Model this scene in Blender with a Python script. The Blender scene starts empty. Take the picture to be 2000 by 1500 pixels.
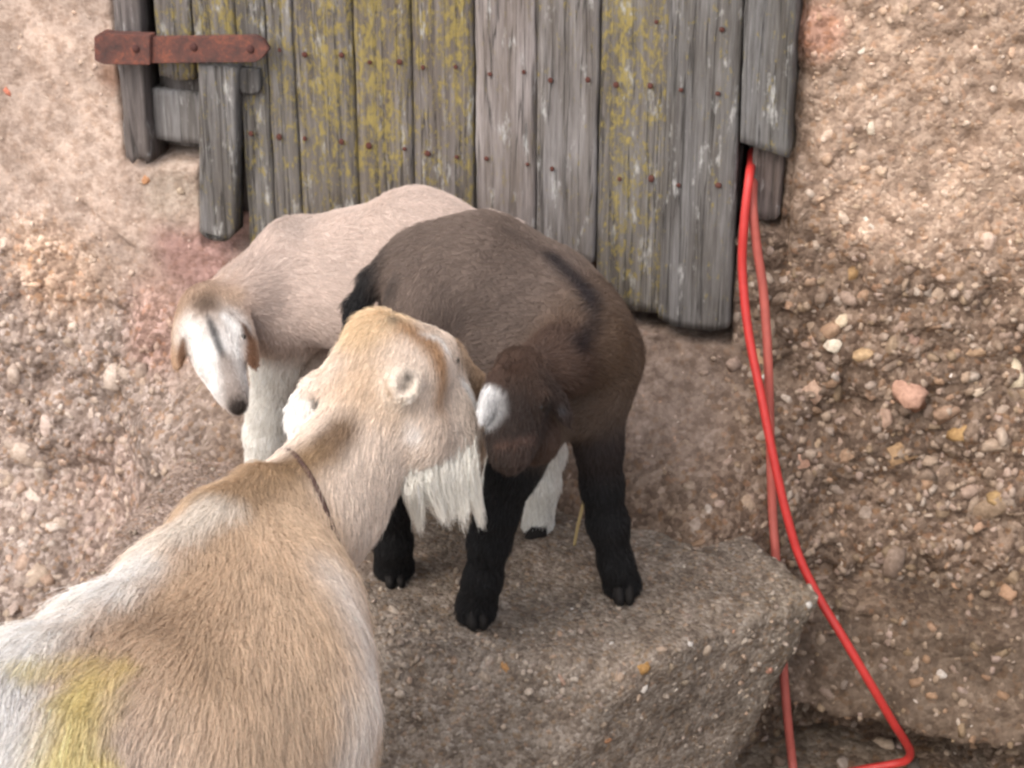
import bpy, bmesh, math, random
import numpy as np
from mathutils import Vector, Matrix
random.seed(7)
RNG = np.random.default_rng(7)
SC = bpy.context.scene
COL = SC.collection

# ------------------------------------------------------------------ camera
FPX, IW, IH = 4000.0, 2000.0, 1500.0
PITCH, YAW = math.radians(27), math.radians(17)
FWD = np.array([-math.sin(YAW) * math.cos(PITCH), math.cos(YAW) * math.cos(PITCH), -math.sin(PITCH)])
RGT = np.array([math.cos(YAW), math.sin(YAW), 0.0])
UPV = np.cross(RGT, FWD)
CAM = np.array([0.0, -0.25, 0.22]) - 2.6 * FWD
cd = bpy.data.cameras.new('camera')
cd.sensor_width = 36.0
cd.lens = 36.0 * FPX / IW
cd.clip_start, cd.clip_end = 0.05, 500.0
cam = bpy.data.objects.new('camera', cd)
COL.objects.link(cam)
cam.matrix_world = Matrix(((RGT[0], UPV[0], -FWD[0], CAM[0]), (RGT[1], UPV[1], -FWD[1], CAM[1]),
                           (RGT[2], UPV[2], -FWD[2], CAM[2]), (0, 0, 0, 1)))
SC.camera = cam
cd.dof.use_dof = True
cd.dof.focus_distance = 2.2
cd.dof.aperture_fstop = 16.0

# ------------------------------------------------------------------ sky, sun, exposure
SUN_EL, SUN_AZ = math.radians(50), math.radians(208)      # azimuth clockwise from +Y
w = bpy.data.worlds.new('World')
SC.world = w
w.use_nodes = True
nt = w.node_tree
bgn = nt.nodes['Background']
sky = nt.nodes.new('ShaderNodeTexSky')
sky.sky_type = 'NISHITA'
sky.sun_disc = False
sky.sun_elevation = SUN_EL
sky.sun_rotation = SUN_AZ
sky.dust_density = 4.0
sky.air_density = 1.0
sky.ozone_density = 0.6
hs = nt.nodes.new('ShaderNodeHueSaturation')              # thin cloud: a paler sky
hs.inputs['Saturation'].default_value = 0.6
nt.links.new(sky.outputs[0], hs.inputs['Color'])
nt.links.new(hs.outputs[0], bgn.inputs[0])
bgn.inputs[1].default_value = 0.15
sl = bpy.data.lights.new('sun', 'SUN')
sl.energy = 0.95
sl.angle = math.radians(100)
sl.color = (1.0, 0.97, 0.93)
so = bpy.data.objects.new('sun', sl)
COL.objects.link(so)
sd = Vector((math.sin(SUN_AZ) * math.cos(SUN_EL), math.cos(SUN_AZ) * math.cos(SUN_EL), math.sin(SUN_EL)))
so.rotation_euler = sd.to_track_quat('Z', 'Y').to_euler()
so.location = (0, -3, 5)
SC.view_settings.view_transform = 'Standard'
SC.view_settings.look = 'None'
SC.view_settings.exposure = 1.06
SC.view_settings.gamma = 1.0
SC.render.engine = 'CYCLES'
SC.cycles.filter_width = 2.7
SC.cycles.max_bounces = 5
SC.cycles.use_adaptive_sampling = True
SC.cycles.adaptive_threshold = 0.025
SC.cycles.use_denoising = True

# ------------------------------------------------------------------ helpers
def ray(px, py):
    return FWD + RGT * (px - IW / 2) / FPX - UPV * (py - IH / 2) / FPX
def atZ(px, py, z=0.0):
    r = ray(px, py); return CAM + r * (z - CAM[2]) / r[2]
def atY(px, py, y=0.0):
    r = ray(px, py); return CAM + r * (y - CAM[1]) / r[1]
def atD(px, py, d):
    return CAM + ray(px, py) * d
def depth(p):
    return float((np.asarray(p) - CAM) @ FWD)

def _hash(ix, iy, iz):
    h = (ix.astype(np.int64) * 374761393 + iy.astype(np.int64) * 668265263 + iz.astype(np.int64) * 2147483647 + 1013904223) & 0xffffffff
    h = ((h ^ (h >> 13)) * 1274126177) & 0xffffffff
    h = ((h ^ (h >> 16)) * 2246822519) & 0xffffffff
    return ((h ^ (h >> 15)) & 0xffffff) / float(0xffffff)
def vnoise(p):
    i = np.floor(p).astype(np.int64); f = p - i
    f = f * f * (3 - 2 * f)
    r = 0
    for dx in (0, 1):
        for dy in (0, 1):
            for dz in (0, 1):
                wgt = (f[:, 0] if dx else 1 - f[:, 0]) * (f[:, 1] if dy else 1 - f[:, 1]) * (f[:, 2] if dz else 1 - f[:, 2])
                r = r + wgt * _hash(i[:, 0] + dx, i[:, 1] + dy, i[:, 2] + dz)
    return r * 2 - 1
def fbm(p, scale, oct=4, gain=0.5):
    p = np.asarray(p, float) * scale
    r, a, t = 0, 1.0, 0.0
    for o in range(oct):
        r = r + a * vnoise(p + 17.3 * o); t += a
        p = p * 2.03; a *= gain
    return r / t
def sstep(a, b, x):
    t = np.clip((x - a) / (b - a), 0, 1)
    return t * t * (3 - 2 * t)

def link(o, parent=None):
    COL.objects.link(o)
    if parent is not None:
        o.parent = parent
        o.matrix_parent_inverse = Matrix.Translation(-Vector(parent.location))
    return o
def tag(o, label, cat=None, group=None, kind=None):
    if label: o['label'] = label
    if cat: o['category'] = cat
    if group: o['group'] = group
    if kind: o['kind'] = kind
    return o
def empty(name, loc, label, cat, group=None):
    o = bpy.data.objects.new(name, None)
    o.empty_display_size = 0.05
    o.location = [float(v) for v in loc]
    COL.objects.link(o)
    return tag(o, label, cat, group, 'thing')
def mesh_obj(name, verts, faces, mat, parent=None, smooth=True):
    me = bpy.data.meshes.new(name)
    me.from_pydata([tuple(map(float, v)) for v in verts], [], [tuple(map(int, f)) for f in faces])
    me.update()
    if smooth: me.shade_smooth()
    me.materials.append(mat)
    return link(bpy.data.objects.new(name, me), parent)
def fast_mesh(name, V, Q, mat, parent=None, cols=None):
    """numpy quads or tris -> mesh object"""
    V = np.asarray(V, np.float32); Q = np.asarray(Q, np.int32); k = Q.shape[1]
    me = bpy.data.meshes.new(name)
    me.vertices.add(len(V)); me.vertices.foreach_set('co', V.ravel())
    me.loops.add(Q.size); me.loops.foreach_set('vertex_index', Q.ravel())
    me.polygons.add(len(Q)); me.polygons.foreach_set('loop_start', np.arange(0, Q.size, k, dtype=np.int32))
    me.update(calc_edges=True); me.validate()
    me.shade_smooth()
    if cols is not None:
        a = me.color_attributes.new('col', 'FLOAT_COLOR', 'POINT')
        cols = np.asarray(cols); c = np.ones((len(V), 4), np.float32); c[:, :cols.shape[1]] = cols
        a.data.foreach_set('color', c.ravel())
    me.materials.append(mat)
    return link(bpy.data.objects.new(name, me), parent)
def obj_from_bm(name, bm, mat, parent=None, smooth=True):
    me = bpy.data.meshes.new(name); bm.to_mesh(me); bm.free()
    if smooth: me.shade_smooth()
    me.materials.append(mat)
    return link(bpy.data.objects.new(name, me), parent)

# ------------------------------------------------------------------ materials
def new_mat(name):
    m = bpy.data.materials.new(name); m.use_nodes = True
    n = m.node_tree.nodes; b = n['Principled BSDF']
    return m, m.node_tree, n, b
def N(nt, typ, **kw):
    n = nt.nodes.new(typ)
    for k, v in kw.items(): setattr(n, k, v)
    return n
def mix(nt, fac, a, b, blend='MIX'):
    n = nt.nodes.new('ShaderNodeMix'); n.data_type = 'RGBA'; n.blend_type = blend
    ins = {'f': n.inputs[0], 'a': n.inputs[6], 'b': n.inputs[7]}
    for key, v in (('f', fac), ('a', a), ('b', b)):
        s = ins[key]
        if isinstance(v, bpy.types.NodeSocket): nt.links.new(v, s)
        elif isinstance(v, (tuple, list)): s.default_value = tuple(v) + (1,) * (4 - len(v))
        else: s.default_value = v
    return n.outputs[2]
def math_(nt, op, a, b=0.0, clamp=False):
    n = nt.nodes.new('ShaderNodeMath'); n.operation = op; n.use_clamp = clamp
    for s, v in ((n.inputs[0], a), (n.inputs[1], b)):
        if isinstance(v, bpy.types.NodeSocket): nt.links.new(v, s)
        else: s.default_value = v
    return n.outputs[0]
def ramp(nt, fac, stops, interp='LINEAR'):
    n = nt.nodes.new('ShaderNodeValToRGB'); cr = n.color_ramp; cr.interpolation = interp
    while len(cr.elements) > len(stops): cr.elements.remove(cr.elements[-1])
    while len(cr.elements) < len(stops): cr.elements.new(0.5)
    for e, (p, c) in zip(cr.elements, stops):
        e.position = p; e.color = tuple(c) + (1,) * (4 - len(c)) if isinstance(c, (tuple, list)) else (c, c, c, 1)
    nt.links.new(fac, n.inputs[0])
    return n.outputs[0]
def noise(nt, vec, scale, detail=4, rough=0.55):
    n = nt.nodes.new('ShaderNodeTexNoise'); n.inputs['Scale'].default_value = scale
    n.inputs['Detail'].default_value = detail; n.inputs['Roughness'].default_value = rough
    if vec is not None: nt.links.new(vec, n.inputs['Vector'])
    return n.outputs['Fac']
def voro(nt, vec, scale, out='Distance', feature='F1', rnd=1.0):
    n = nt.nodes.new('ShaderNodeTexVoronoi'); n.feature = feature
    n.inputs['Scale'].default_value = scale; n.inputs['Randomness'].default_value = rnd
    if vec is not None: nt.links.new(vec, n.inputs['Vector'])
    return n.outputs[out]
def bump(nt, b, h, strength, dist, prev=None):
    n = nt.nodes.new('ShaderNodeBump'); n.inputs['Strength'].default_value = strength
    n.inputs['Distance'].default_value = dist
    nt.links.new(h, n.inputs['Height'])
    if prev is not None: nt.links.new(prev, n.inputs['Normal'])
    nt.links.new(n.outputs[0], b.inputs['Normal'])
    return n.outputs[0]
def world_pos(nt):
    return nt.nodes.new('ShaderNodeNewGeometry').outputs['Position']

def mat_rough(name, grain_amt, scale=150.0, rough=0.9):
    """mortar/conglomerate: colour from the 'col' attribute, broken up by grains of every size"""
    m, t, n, b = new_mat(name)
    at = N(t, 'ShaderNodeAttribute', attribute_name='col')
    P = world_pos(t)
    cellc = voro(t, P, scale, 'Color'); celld = voro(t, P, scale, 'Distance')
    sep = N(t, 'ShaderNodeSeparateColor'); t.links.new(cellc, sep.inputs[0])
    grain = ramp(t, sep.outputs[0], [(0.0, (0.40, 0.34, 0.30)), (0.25, (0.60, 0.54, 0.49)), (0.5, (0.8, 0.74, 0.68)), (0.78, (0.66, 0.50, 0.35)), (0.86, (0.98, 0.95, 0.92)), (0.96, (0.82, 0.62, 0.48)), (0.985, (1.2, 1.17, 1.14))], 'CONSTANT')
    g2 = mix(t, math_(t, 'MULTIPLY', at.outputs['Alpha'], grain_amt), (0.74, 0.71, 0.68), grain)
    c = mix(t, 1.0, at.outputs['Color'], g2, 'MULTIPLY')
    n1 = noise(t, P, 14, 5, 0.65)
    c = mix(t, ramp(t, n1, [(0.35, 0.0), (0.7, 1.0)]), c, mix(t, 1.0, c, (1.35, 1.33, 1.31), 'MULTIPLY'))
    n2 = noise(t, P, 55, 6, 0.7)
    c = mix(t, ramp(t, n2, [(0.40, 0.75), (0.56, 0.0)]), c, mix(t, 1.0, c, (0.55, 0.50, 0.46), 'MULTIPLY'))
    t.links.new(c, b.inputs['Base Color'])
    b.inputs['Roughness'].default_value = rough
    b.inputs['Specular IOR Level'].default_value = 0.25
    k = math_(t, 'ADD', math_(t, 'MULTIPLY', at.outputs['Alpha'], 0.8), 0.2)
    bp = bump(t, b, math_(t, 'MULTIPLY', celld, k), 0.6, -0.004)
    bp = bump(t, b, math_(t, 'MULTIPLY', n2, k), 0.8, 0.007, bp)
    bump(t, b, noise(t, P, 320, 3, 0.6), 0.5, 0.002, bp)
    return m
def mat_pebble(name, use_attr):
    m, t, n, b = new_mat(name)
    if use_attr: c0 = N(t, 'ShaderNodeAttribute', attribute_name='col').outputs['Color']
    else: c0 = N(t, 'ShaderNodeObjectInfo').outputs['Color']
    P = world_pos(t)
    nz = noise(t, P, 130, 5, 0.65)
    c = mix(t, ramp(t, nz, [(0.3, 0.0), (0.75, 1.0)]), mix(t, 1.0, c0, (0.62, 0.56, 0.5), 'MULTIPLY'), mix(t, 1.0, c0, (1.3, 1.27, 1.22), 'MULTIPLY'))
    t.links.new(c, b.inputs['Base Color'])
    b.inputs['Roughness'].default_value = 0.72
    b.inputs['Specular IOR Level'].default_value = 0.3
    bump(t, b, nz, 0.7, 0.003)
    return m
def mat_wood():
    """weathered grey board; object colour: R lichen, G brightness, B warm tint"""
    m, t, n, b = new_mat('weathered_wood')
    oi = N(t, 'ShaderNodeObjectInfo')
    sep = N(t, 'ShaderNodeSeparateColor'); t.links.new(oi.outputs['Color'], sep.inputs[0])
    tc = N(t, 'ShaderNodeTexCoord')
    P = world_pos(t)
    mp = N(t, 'ShaderNodeMapping'); mp.inputs['Scale'].default_value = (1, 1, 0.035)
    t.links.new(P, mp.inputs['Vector'])
    mp2 = N(t, 'ShaderNodeMapping'); mp2.inputs['Scale'].default_value = (1, 1, 0.12)
    t.links.new(P, mp2.inputs['Vector'])
    g1 = noise(t, mp.outputs[0], 260, 7, 0.75)
    g2 = noise(t, mp2.outputs[0], 38, 5, 0.6)
    c = ramp(t, g1, [(0.26, (0.06, 0.053, 0.048)), (0.42, (0.145, 0.138, 0.135)), (0.58, (0.215, 0.208, 0.205)), (0.75, (0.34, 0.332, 0.33))])
    c = mix(t, ramp(t, g2, [(0.35, 0.85), (0.62, 0.0)]), c, mix(t, 1.0, c, (0.50, 0.46, 0.41), 'MULTIPLY'))
    c = mix(t, math_(t, 'MULTIPLY', sep.outputs[2], 0.8), c, mix(t, 1.0, c, (1.15, 0.86, 0.76), 'MULTIPLY'))
    br = N(t, 'ShaderNodeCombineColor')
    for i in range(3): t.links.new(sep.outputs[1], br.inputs[i])
    c = mix(t, 1.0, c, br.outputs[0], 'MULTIPLY')
    # drying cracks along the grain
    mp5 = N(t, 'ShaderNodeMapping'); mp5.inputs['Scale'].default_value = (1, 1, 0.022); mp5.inputs['Location'].default_value = (1.7, 0, 2.2)
    t.links.new(P, mp5.inputs['Vector'])
    ck = noise(t, mp5.outputs[0], 60, 3, 0.6)
    crack = ramp(t, ck, [(0.485, 0.0), (0.5, 1.0), (0.515, 0.0)])
    c = mix(t, math_(t, 'MULTIPLY', crack, 0.75), c, (0.045, 0.04, 0.036))
    # pale bare flecks
    mp3 = N(t, 'ShaderNodeMapping'); mp3.inputs['Scale'].default_value = (1, 1, 0.28); mp3.inputs['Location'].default_value = (3.1, 0, 5.2)
    t.links.new(P, mp3.inputs['Vector'])
    fl = noise(t, mp3.outputs[0], 62, 5, 0.7)
    c = mix(t, ramp(t, fl, [(0.58, 0.0), (0.70, 0.8)]), c, (0.50, 0.49, 0.47))
    # lichen
    big = noise(t, mp2.outputs[0], 22, 4, 0.6)
    mp4 = N(t, 'ShaderNodeMapping'); mp4.inputs['Scale'].default_value = (1, 1, 0.5)
    t.links.new(P, mp4.inputs['Vector'])
    fine = noise(t, mp4.outputs[0], 120, 6, 0.8)
    zz = N(t, 'ShaderNodeSeparateXYZ'); t.links.new(P, zz.inputs[0])
    hgt = math_(t, 'MULTIPLY', math_(t, 'SUBTRACT', zz.outputs[2], 0.20), 3.2, True)      # more lichen away from the splashed foot
    amt = math_(t, 'MULTIPLY', sep.outputs[0], math_(t, 'ADD', math_(t, 'MULTIPLY', hgt, 0.75), 0.25))
    v = math_(t, 'ADD', math_(t, 'ADD', math_(t, 'MULTIPLY', big, 0.30), math_(t, 'MULTIPLY', fine, 0.95)), math_(t, 'MULTIPLY', amt, 0.13))
    gm = math_(t, 'MULTIPLY', ramp(t, big, [(0.35, 0.2), (0.7, 0.8)]), sep.outputs[0])
    c = mix(t, gm, c, mix(t, 1.0, c, (0.98, 0.94, 0.78), 'MULTIPLY'))                      # greenish tinge round the lichen
    lm = math_(t, 'MULTIPLY', ramp(t, v, [(0.715, 0.0), (0.80, 0.85)]), ramp(t, sep.outputs[0], [(0.02, 0.0), (0.2, 1.0)]))
    lc = mix(t, fine, (0.18, 0.15, 0.06), (0.38, 0.285, 0.075))
    c = mix(t, lm, c, lc)
    t.links.new(c, b.inputs['Base Color'])
    b.inputs['Roughness'].default_value = 0.85
    b.inputs['Specular IOR Level'].default_value = 0.25
    bp = bump(t, b, g1, 0.8, 0.004)
    bp = bump(t, b, crack, 0.7, -0.003, bp)
    bump(t, b, lm, 0.5, 0.0015, bp)
    return m
def mat_rust(name='rust'):
    m, t, n, b = new_mat(name)
    P = world_pos(t)
    a = noise(t, P, 45, 6, 0.7); f = noise(t, P, 260, 4, 0.7)
    c = ramp(t, a, [(0.34, (0.05, 0.027, 0.024)), (0.5, (0.14, 0.050, 0.037)), (0.64, (0.27, 0.085, 0.048))])
    c = mix(t, ramp(t, f, [(0.45, 0.6), (0.6, 0.0)]), c, (0.07, 0.04, 0.035))
    t.links.new(c, b.inputs['Base Color'])
    b.inputs['Roughness'].default_value = 0.8; b.inputs['Metallic'].default_value = 0.15
    bump(t, b, f, 0.6, 0.002)
    return m
def mat_plain(name, col, rough=0.5, spec=0.4, nscale=60, namt=0.25, bumpd=0.001):
    m, t, n, b = new_mat(name)
    P = world_pos(t); nz = noise(t, P, nscale, 5, 0.6)
    c = mix(t, nz, tuple(v * (1 - namt) for v in col), tuple(min(1, v * (1 + namt)) for v in col))
    t.links.new(c, b.inputs['Base Color'])
    b.inputs['Roughness'].default_value = rough; b.inputs['Specular IOR Level'].default_value = spec
    bump(t, b, nz, 0.4, bumpd)
    return m
def mat_attr(name, rough, spec, nscale=180):
    m, t, n, b = new_mat(name)
    at = N(t, 'ShaderNodeAttribute', attribute_name='col')
    P = world_pos(t); nz = noise(t, P, nscale, 4, 0.6)
    c = mix(t, nz, mix(t, 1.0, at.outputs['Color'], (0.8, 0.78, 0.76), 'MULTIPLY'), at.outputs['Color'])
    t.links.new(c, b.inputs['Base Color'])
    b.inputs['Roughness'].default_value = rough; b.inputs['Specular IOR Level'].default_value = spec
    return m
def mat_fur(name, rough=0.55, spec=0.25):
    m, t, n, b = new_mat(name)
    at = N(t, 'ShaderNodeAttribute', attribute_name='col')
    t.links.new(at.outputs['Color'], b.inputs['Base Color'])
    b.inputs['Roughness'].default_value = rough; b.inputs['Specular IOR Level'].default_value = spec
    return m

M_WALL = mat_rough('roughcast', 0.85, 150)
M_STONE = mat_rough('conglomerate', 0.7, 210)
M_GROUND = mat_rough('gravelly_earth', 0.8, 120)
M_PEB = mat_pebble('pebble', False)
M_PEBA = mat_pebble('pebble_mass', True)
M_WOOD = mat_wood()
M_RUST = mat_rust()
M_NAIL = mat_plain('rusty_nail', (0.085, 0.034, 0.026), 0.9, 0.15, 90, 0.6)
M_BOLT = mat_plain('dark_iron', (0.07, 0.03, 0.026), 0.8, 0.2, 90, 0.5)
M_RED = mat_plain('red_plastic', (0.44, 0.032, 0.027), 0.5, 0.4, 70, 0.28, 0.0004)
M_FADED = mat_plain('faded_plastic', (0.36, 0.085, 0.065), 0.6, 0.35, 70, 0.25, 0.0004)
M_STRAW = mat_plain('straw', (0.40, 0.30, 0.14), 0.6, 0.3)
M_HOOF = mat_plain('hoof', (0.016, 0.014, 0.013), 0.75, 0.15)
M_EYE = mat_plain('eye', (0.012, 0.009, 0.007), 0.3, 0.35, 20, 0.1, 0.0)
M_BUD = mat_plain('horn_bud', (0.10, 0.085, 0.07), 0.7, 0.3, 200, 0.4)
M_COLLAR = mat_plain('collar', (0.055, 0.028, 0.022), 0.7, 0.3)
M_SKIN = mat_attr('coat_skin', 0.8, 0.15)
M_FUR = mat_fur('coat_fur')

GZ = -0.36          # ground level; the stone's top is at z = 0

# ------------------------------------------------------------------ ground
def grid_axis(lo, hi, a, b, step, grow=1.35):
    c = list(np.arange(a, b + 1e-6, step)); s = step
    while c[-1] < hi: s *= grow; c.append(min(hi, c[-1] + s))
    s = step
    while c[0] > lo: s *= grow; c.insert(0, max(lo, c[0] - s))
    return np.array(c)
def grid_quads(nx, ny):
    i = np.arange(nx - 1)[:, None] * ny + np.arange(ny - 1)[None, :]
    return np.stack([i, i + ny, i + ny + 1, i + 1], -1).reshape(-1, 4)
gx, gy = grid_axis(-60, 60, -1.3, 1.0, 0.012), grid_axis(-80, 0.3, -0.7, 0.1, 0.012)
X, Y = np.meshgrid(gx, gy, indexing='ij')
p = np.stack([X.ravel(), Y.ravel(), np.zeros(X.size)], 1)
near = np.exp(-((p[:, 0] / 2.5) ** 2 + ((p[:, 1] + 0.4) / 2.5) ** 2))
p[:, 2] = GZ + near * (0.016 * fbm(p, 9, 4) + 0.006 * fbm(p, 60, 3)) + 0.03 * fbm(p, 0.7, 3)* (1-near)
cn = fbm(p + 9, 5, 4)[:, None]
gc = np.array([0.27, 0.225, 0.18]) * (1 + 0.35 * cn)
tag(fast_mesh('ground', p, grid_quads(len(gx), len(gy)), M_GROUND, cols=np.clip(gc, 0, 1)), None, kind='structure')

# ------------------------------------------------------------------ wall (height field over x, z)
XL, XR = atY(222, 150, -0.02)[0], atY(1548, 200, -0.02)[0]      # outer edges of the door frame
def wall_zones(x, z):
    """0..1 masks: smooth render, coarse rubble"""
    q = np.stack([x, 0 * x, z], 1)
    n = fbm(q + 3, 5, 3) * 0.12
    left = sstep(-0.42, -0.6, x)
    smooth = left * sstep(0.10, 0.26, z + n) + (1 - left) * sstep(0.30, 0.20, x) * sstep(-.02, .1, z + n) * 0.75
    right_hi = sstep(0.26, 0.34, x) * sstep(0.34, 0.46, z + n)
    foot_r = sstep(0.30, 0.40, x) * sstep(-0.10, -0.125, z + 0.3 * n) * sstep(-0.31, -0.27, z)          # smoother footing under the right-hand ledge
    smooth = np.clip(smooth + 0.5 * foot_r, 0, 1)
    coarse = np.clip(1 - smooth - 0.75 * right_hi, 0, 1)
    return smooth, right_hi, coarse
def wall_p(x, z):
    """how far the wall face stands out towards the yard"""
    q = np.stack([x, 0 * x, z], 1)
    n1, n2, n3 = fbm(q, 4, 3), fbm(q + 5, 16, 4), fbm(q + 11, 48, 4)
    sm, rh, co = wall_zones(x, z)
    p = 0.012 + 0.014 * n1 + (0.004 + 0.016 * co) * n2 + (0.003 + 0.012 * co + 0.003 * rh) * n3
    # door opening
    zb = 0.255 - 0.05 * sstep(-0.3, 0.25, x) + 0.012 * n2
    zb = np.where(x < -0.53, 0.375 + 0.01 * n2, zb)
    zb = np.where(x > 0.235, 0.375 + 0.015 * n2, zb)
    op = sstep(XL + 0.002, XL + 0.014, x) * sstep(XR - 0.006, XR - 0.018, x) * sstep(zb - 0.012, zb + 0.006, z) * sstep(1.78, 1.74, z)
    p = p * (1 - op) - 0.085 * op
    # footing under the door
    u = sstep(-0.72, -0.45, x) * sstep(0.40, 0.24, x)
    zz = z + 0.02 * n1
    p = p + u * 0.205 * sstep(0.22, -0.02, zz) ** 1.2
    # right: ledge and undercut
    r = sstep(0.24, 0.42, x)
    wob = 0.025 * n1 + 0.02 * n2
    p = p + r * (0.045 * sstep(0.2, -0.1, z) + 0.075 * sstep(-0.090, -0.112, z + wob) + 0.055 * sstep(-0.12, -0.27, z + wob) - 0.13 * sstep(-0.255, -0.285, z + wob) * sstep(0.62, 0.50, x + 0.5 * n1))
    # left: spills outwards towards its foot
    l = sstep(-0.4, -0.62, x)
    p = p + l * (0.07 * sstep(0.2, -0.15, z) + 0.26 * sstep(-0.12, -0.36, z + wob))
    # crack in the left render
    c1, c2 = atY(170, 395, 0), atY(265, 480, 0)
    dx, dz = c2[0] - c1[0], c2[2] - c1[2]
    tt = np.clip(((x - c1[0]) * dx + (z - c1[2]) * dz) / (dx * dx + dz * dz), 0, 1)
    dd = np.hypot(x - c1[0] - tt * dx, z - c1[2] - tt * dz + 0.006 * n2)
    p = p - 0.012 * np.exp(-(dd / 0.006) ** 2)
    # gap beside the right post
    p = p - 0.018 * np.exp(-((x - XR - 0.001 - 0.004 * n2) / 0.005) ** 2) * sstep(0.27, 0.36, z)
    return p
def wall_col(x, z):
    q = np.stack([x, 0 * x, z], 1)
    sm, rh, co = wall_zones(x, z)
    n = fbm(q + 21, 7, 4); n2 = fbm(q + 31, 22, 4)
    left = sstep(-0.3, -0.6, x)
    A = np.array
    rubL, rubR = A([0.335, 0.288, 0.265]), A([0.225, 0.172, 0.135])
    c = rubL * left[:, None] + rubR * (1 - left)[:, None]
    smc = A([0.53, 0.43, 0.372]) * left[:, None] + A([0.27, 0.215, 0.185]) * (1 - left)[:, None]
    c = c * (1 - sm)[:, None] + smc * sm[:, None]
    c = c * (1 - rh)[:, None] + A([0.50, 0.39, 0.312]) * rh[:, None]
    def blob(c, px, py, rpx, col, amt=1.0):
        k = atY(px, py, -0.02); r = rpx / 1450.0
        d = np.hypot(x - k[0], z - k[2]) / r
        a = (amt * sstep(1.25, 0.45, d + 0.5 * n))[:, None]
        return c * (1 - a) + A(col) * a
    c = blob(c, 385, 500, 105, (0.34, 0.20, 0.19), 0.75)
    c = blob(c, 330, 610, 110, (0.36, 0.235, 0.205), 0.7)
    c = blob(c, 280, 890, 140, (0.36, 0.29, 0.265), 0.8)
    c = blob(c, 340, 380, 80, (0.46, 0.40, 0.34), 0.7)
    c = blob(c, 90, 520, 150, (0.66, 0.50, 0.39), 0.7)
    c = blob(c, 1590, 60, 60, (0.60, 0.33, 0.25), 0.6)
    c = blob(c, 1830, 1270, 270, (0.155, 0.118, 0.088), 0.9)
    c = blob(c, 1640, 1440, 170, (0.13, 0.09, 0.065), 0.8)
    c = blob(c, 215, 150, 45, (0.20, 0.10, 0.06), 0.7)
    c = c * (1 + 0.22 * n + 0.22 * n2)[:, None]
    return np.clip(c, 0.02, 0.9)
def wall_grain(x, z):
    sm, rh, co = wall_zones(x, z)
    return np.clip(0.20 + 0.80 * co + 0.22 * rh, 0, 1)[:, None]
wx, wz = grid_axis(-6, 6, -1.15, 0.85, 0.0058), grid_axis(GZ - 0.08, 2.7, GZ - 0.05, 0.78, 0.0058)
X, Z = np.meshgrid(wx, wz, indexing='ij')
xf, zf = X.ravel(), Z.ravel()
V = np.stack([xf, -wall_p(xf, zf), zf], 1)
wall = empty('wall', (0, 0, GZ), 'old roughcast wall of pebbly concrete around the plank door', 'wall')
nF = len(V)
Q = grid_quads(len(wx), len(wz))
# close it into a solid: back sheet 0.3 m behind plus a rim
nx_, nz_ = len(wx), len(wz)
rim = [i * nz_ for i in range(nx_)] + [(nx_ - 1) * nz_ + j for j in range(1, nz_)] + [i * nz_ + nz_ - 1 for i in range(nx_ - 2, -1, -1)] + [j for j in range(nz_ - 2, 0, -1)]
backv = V[rim].copy(); backv[:, 1] = 0.32
L = len(rim)
rq = np.array([[rim[(i + 1) % L], rim[i], nF + i, nF + (i + 1) % L] for i in range(L)])
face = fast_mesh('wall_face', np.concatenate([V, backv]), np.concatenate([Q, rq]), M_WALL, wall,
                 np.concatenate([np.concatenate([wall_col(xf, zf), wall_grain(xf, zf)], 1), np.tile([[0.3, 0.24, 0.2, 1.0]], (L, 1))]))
def wall_point(x, z):
    x = np.asarray(x, float); z = np.asarray(z, float); e = 0.006
    p0 = wall_p(x, z); px_ = wall_p(x + e, z); pz_ = wall_p(x, z + e)
    # surface y=-p(x,z): outward normal (-Y side) is (-dp/dx, -1, -dp/dz)
    n = np.stack([-(px_ - p0) / e, -np.ones_like(x), -(pz_ - p0) / e], 1)
    n /= np.linalg.norm(n, axis=1)[:, None]
    return np.stack([x, -p0, z], 1), n

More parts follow.
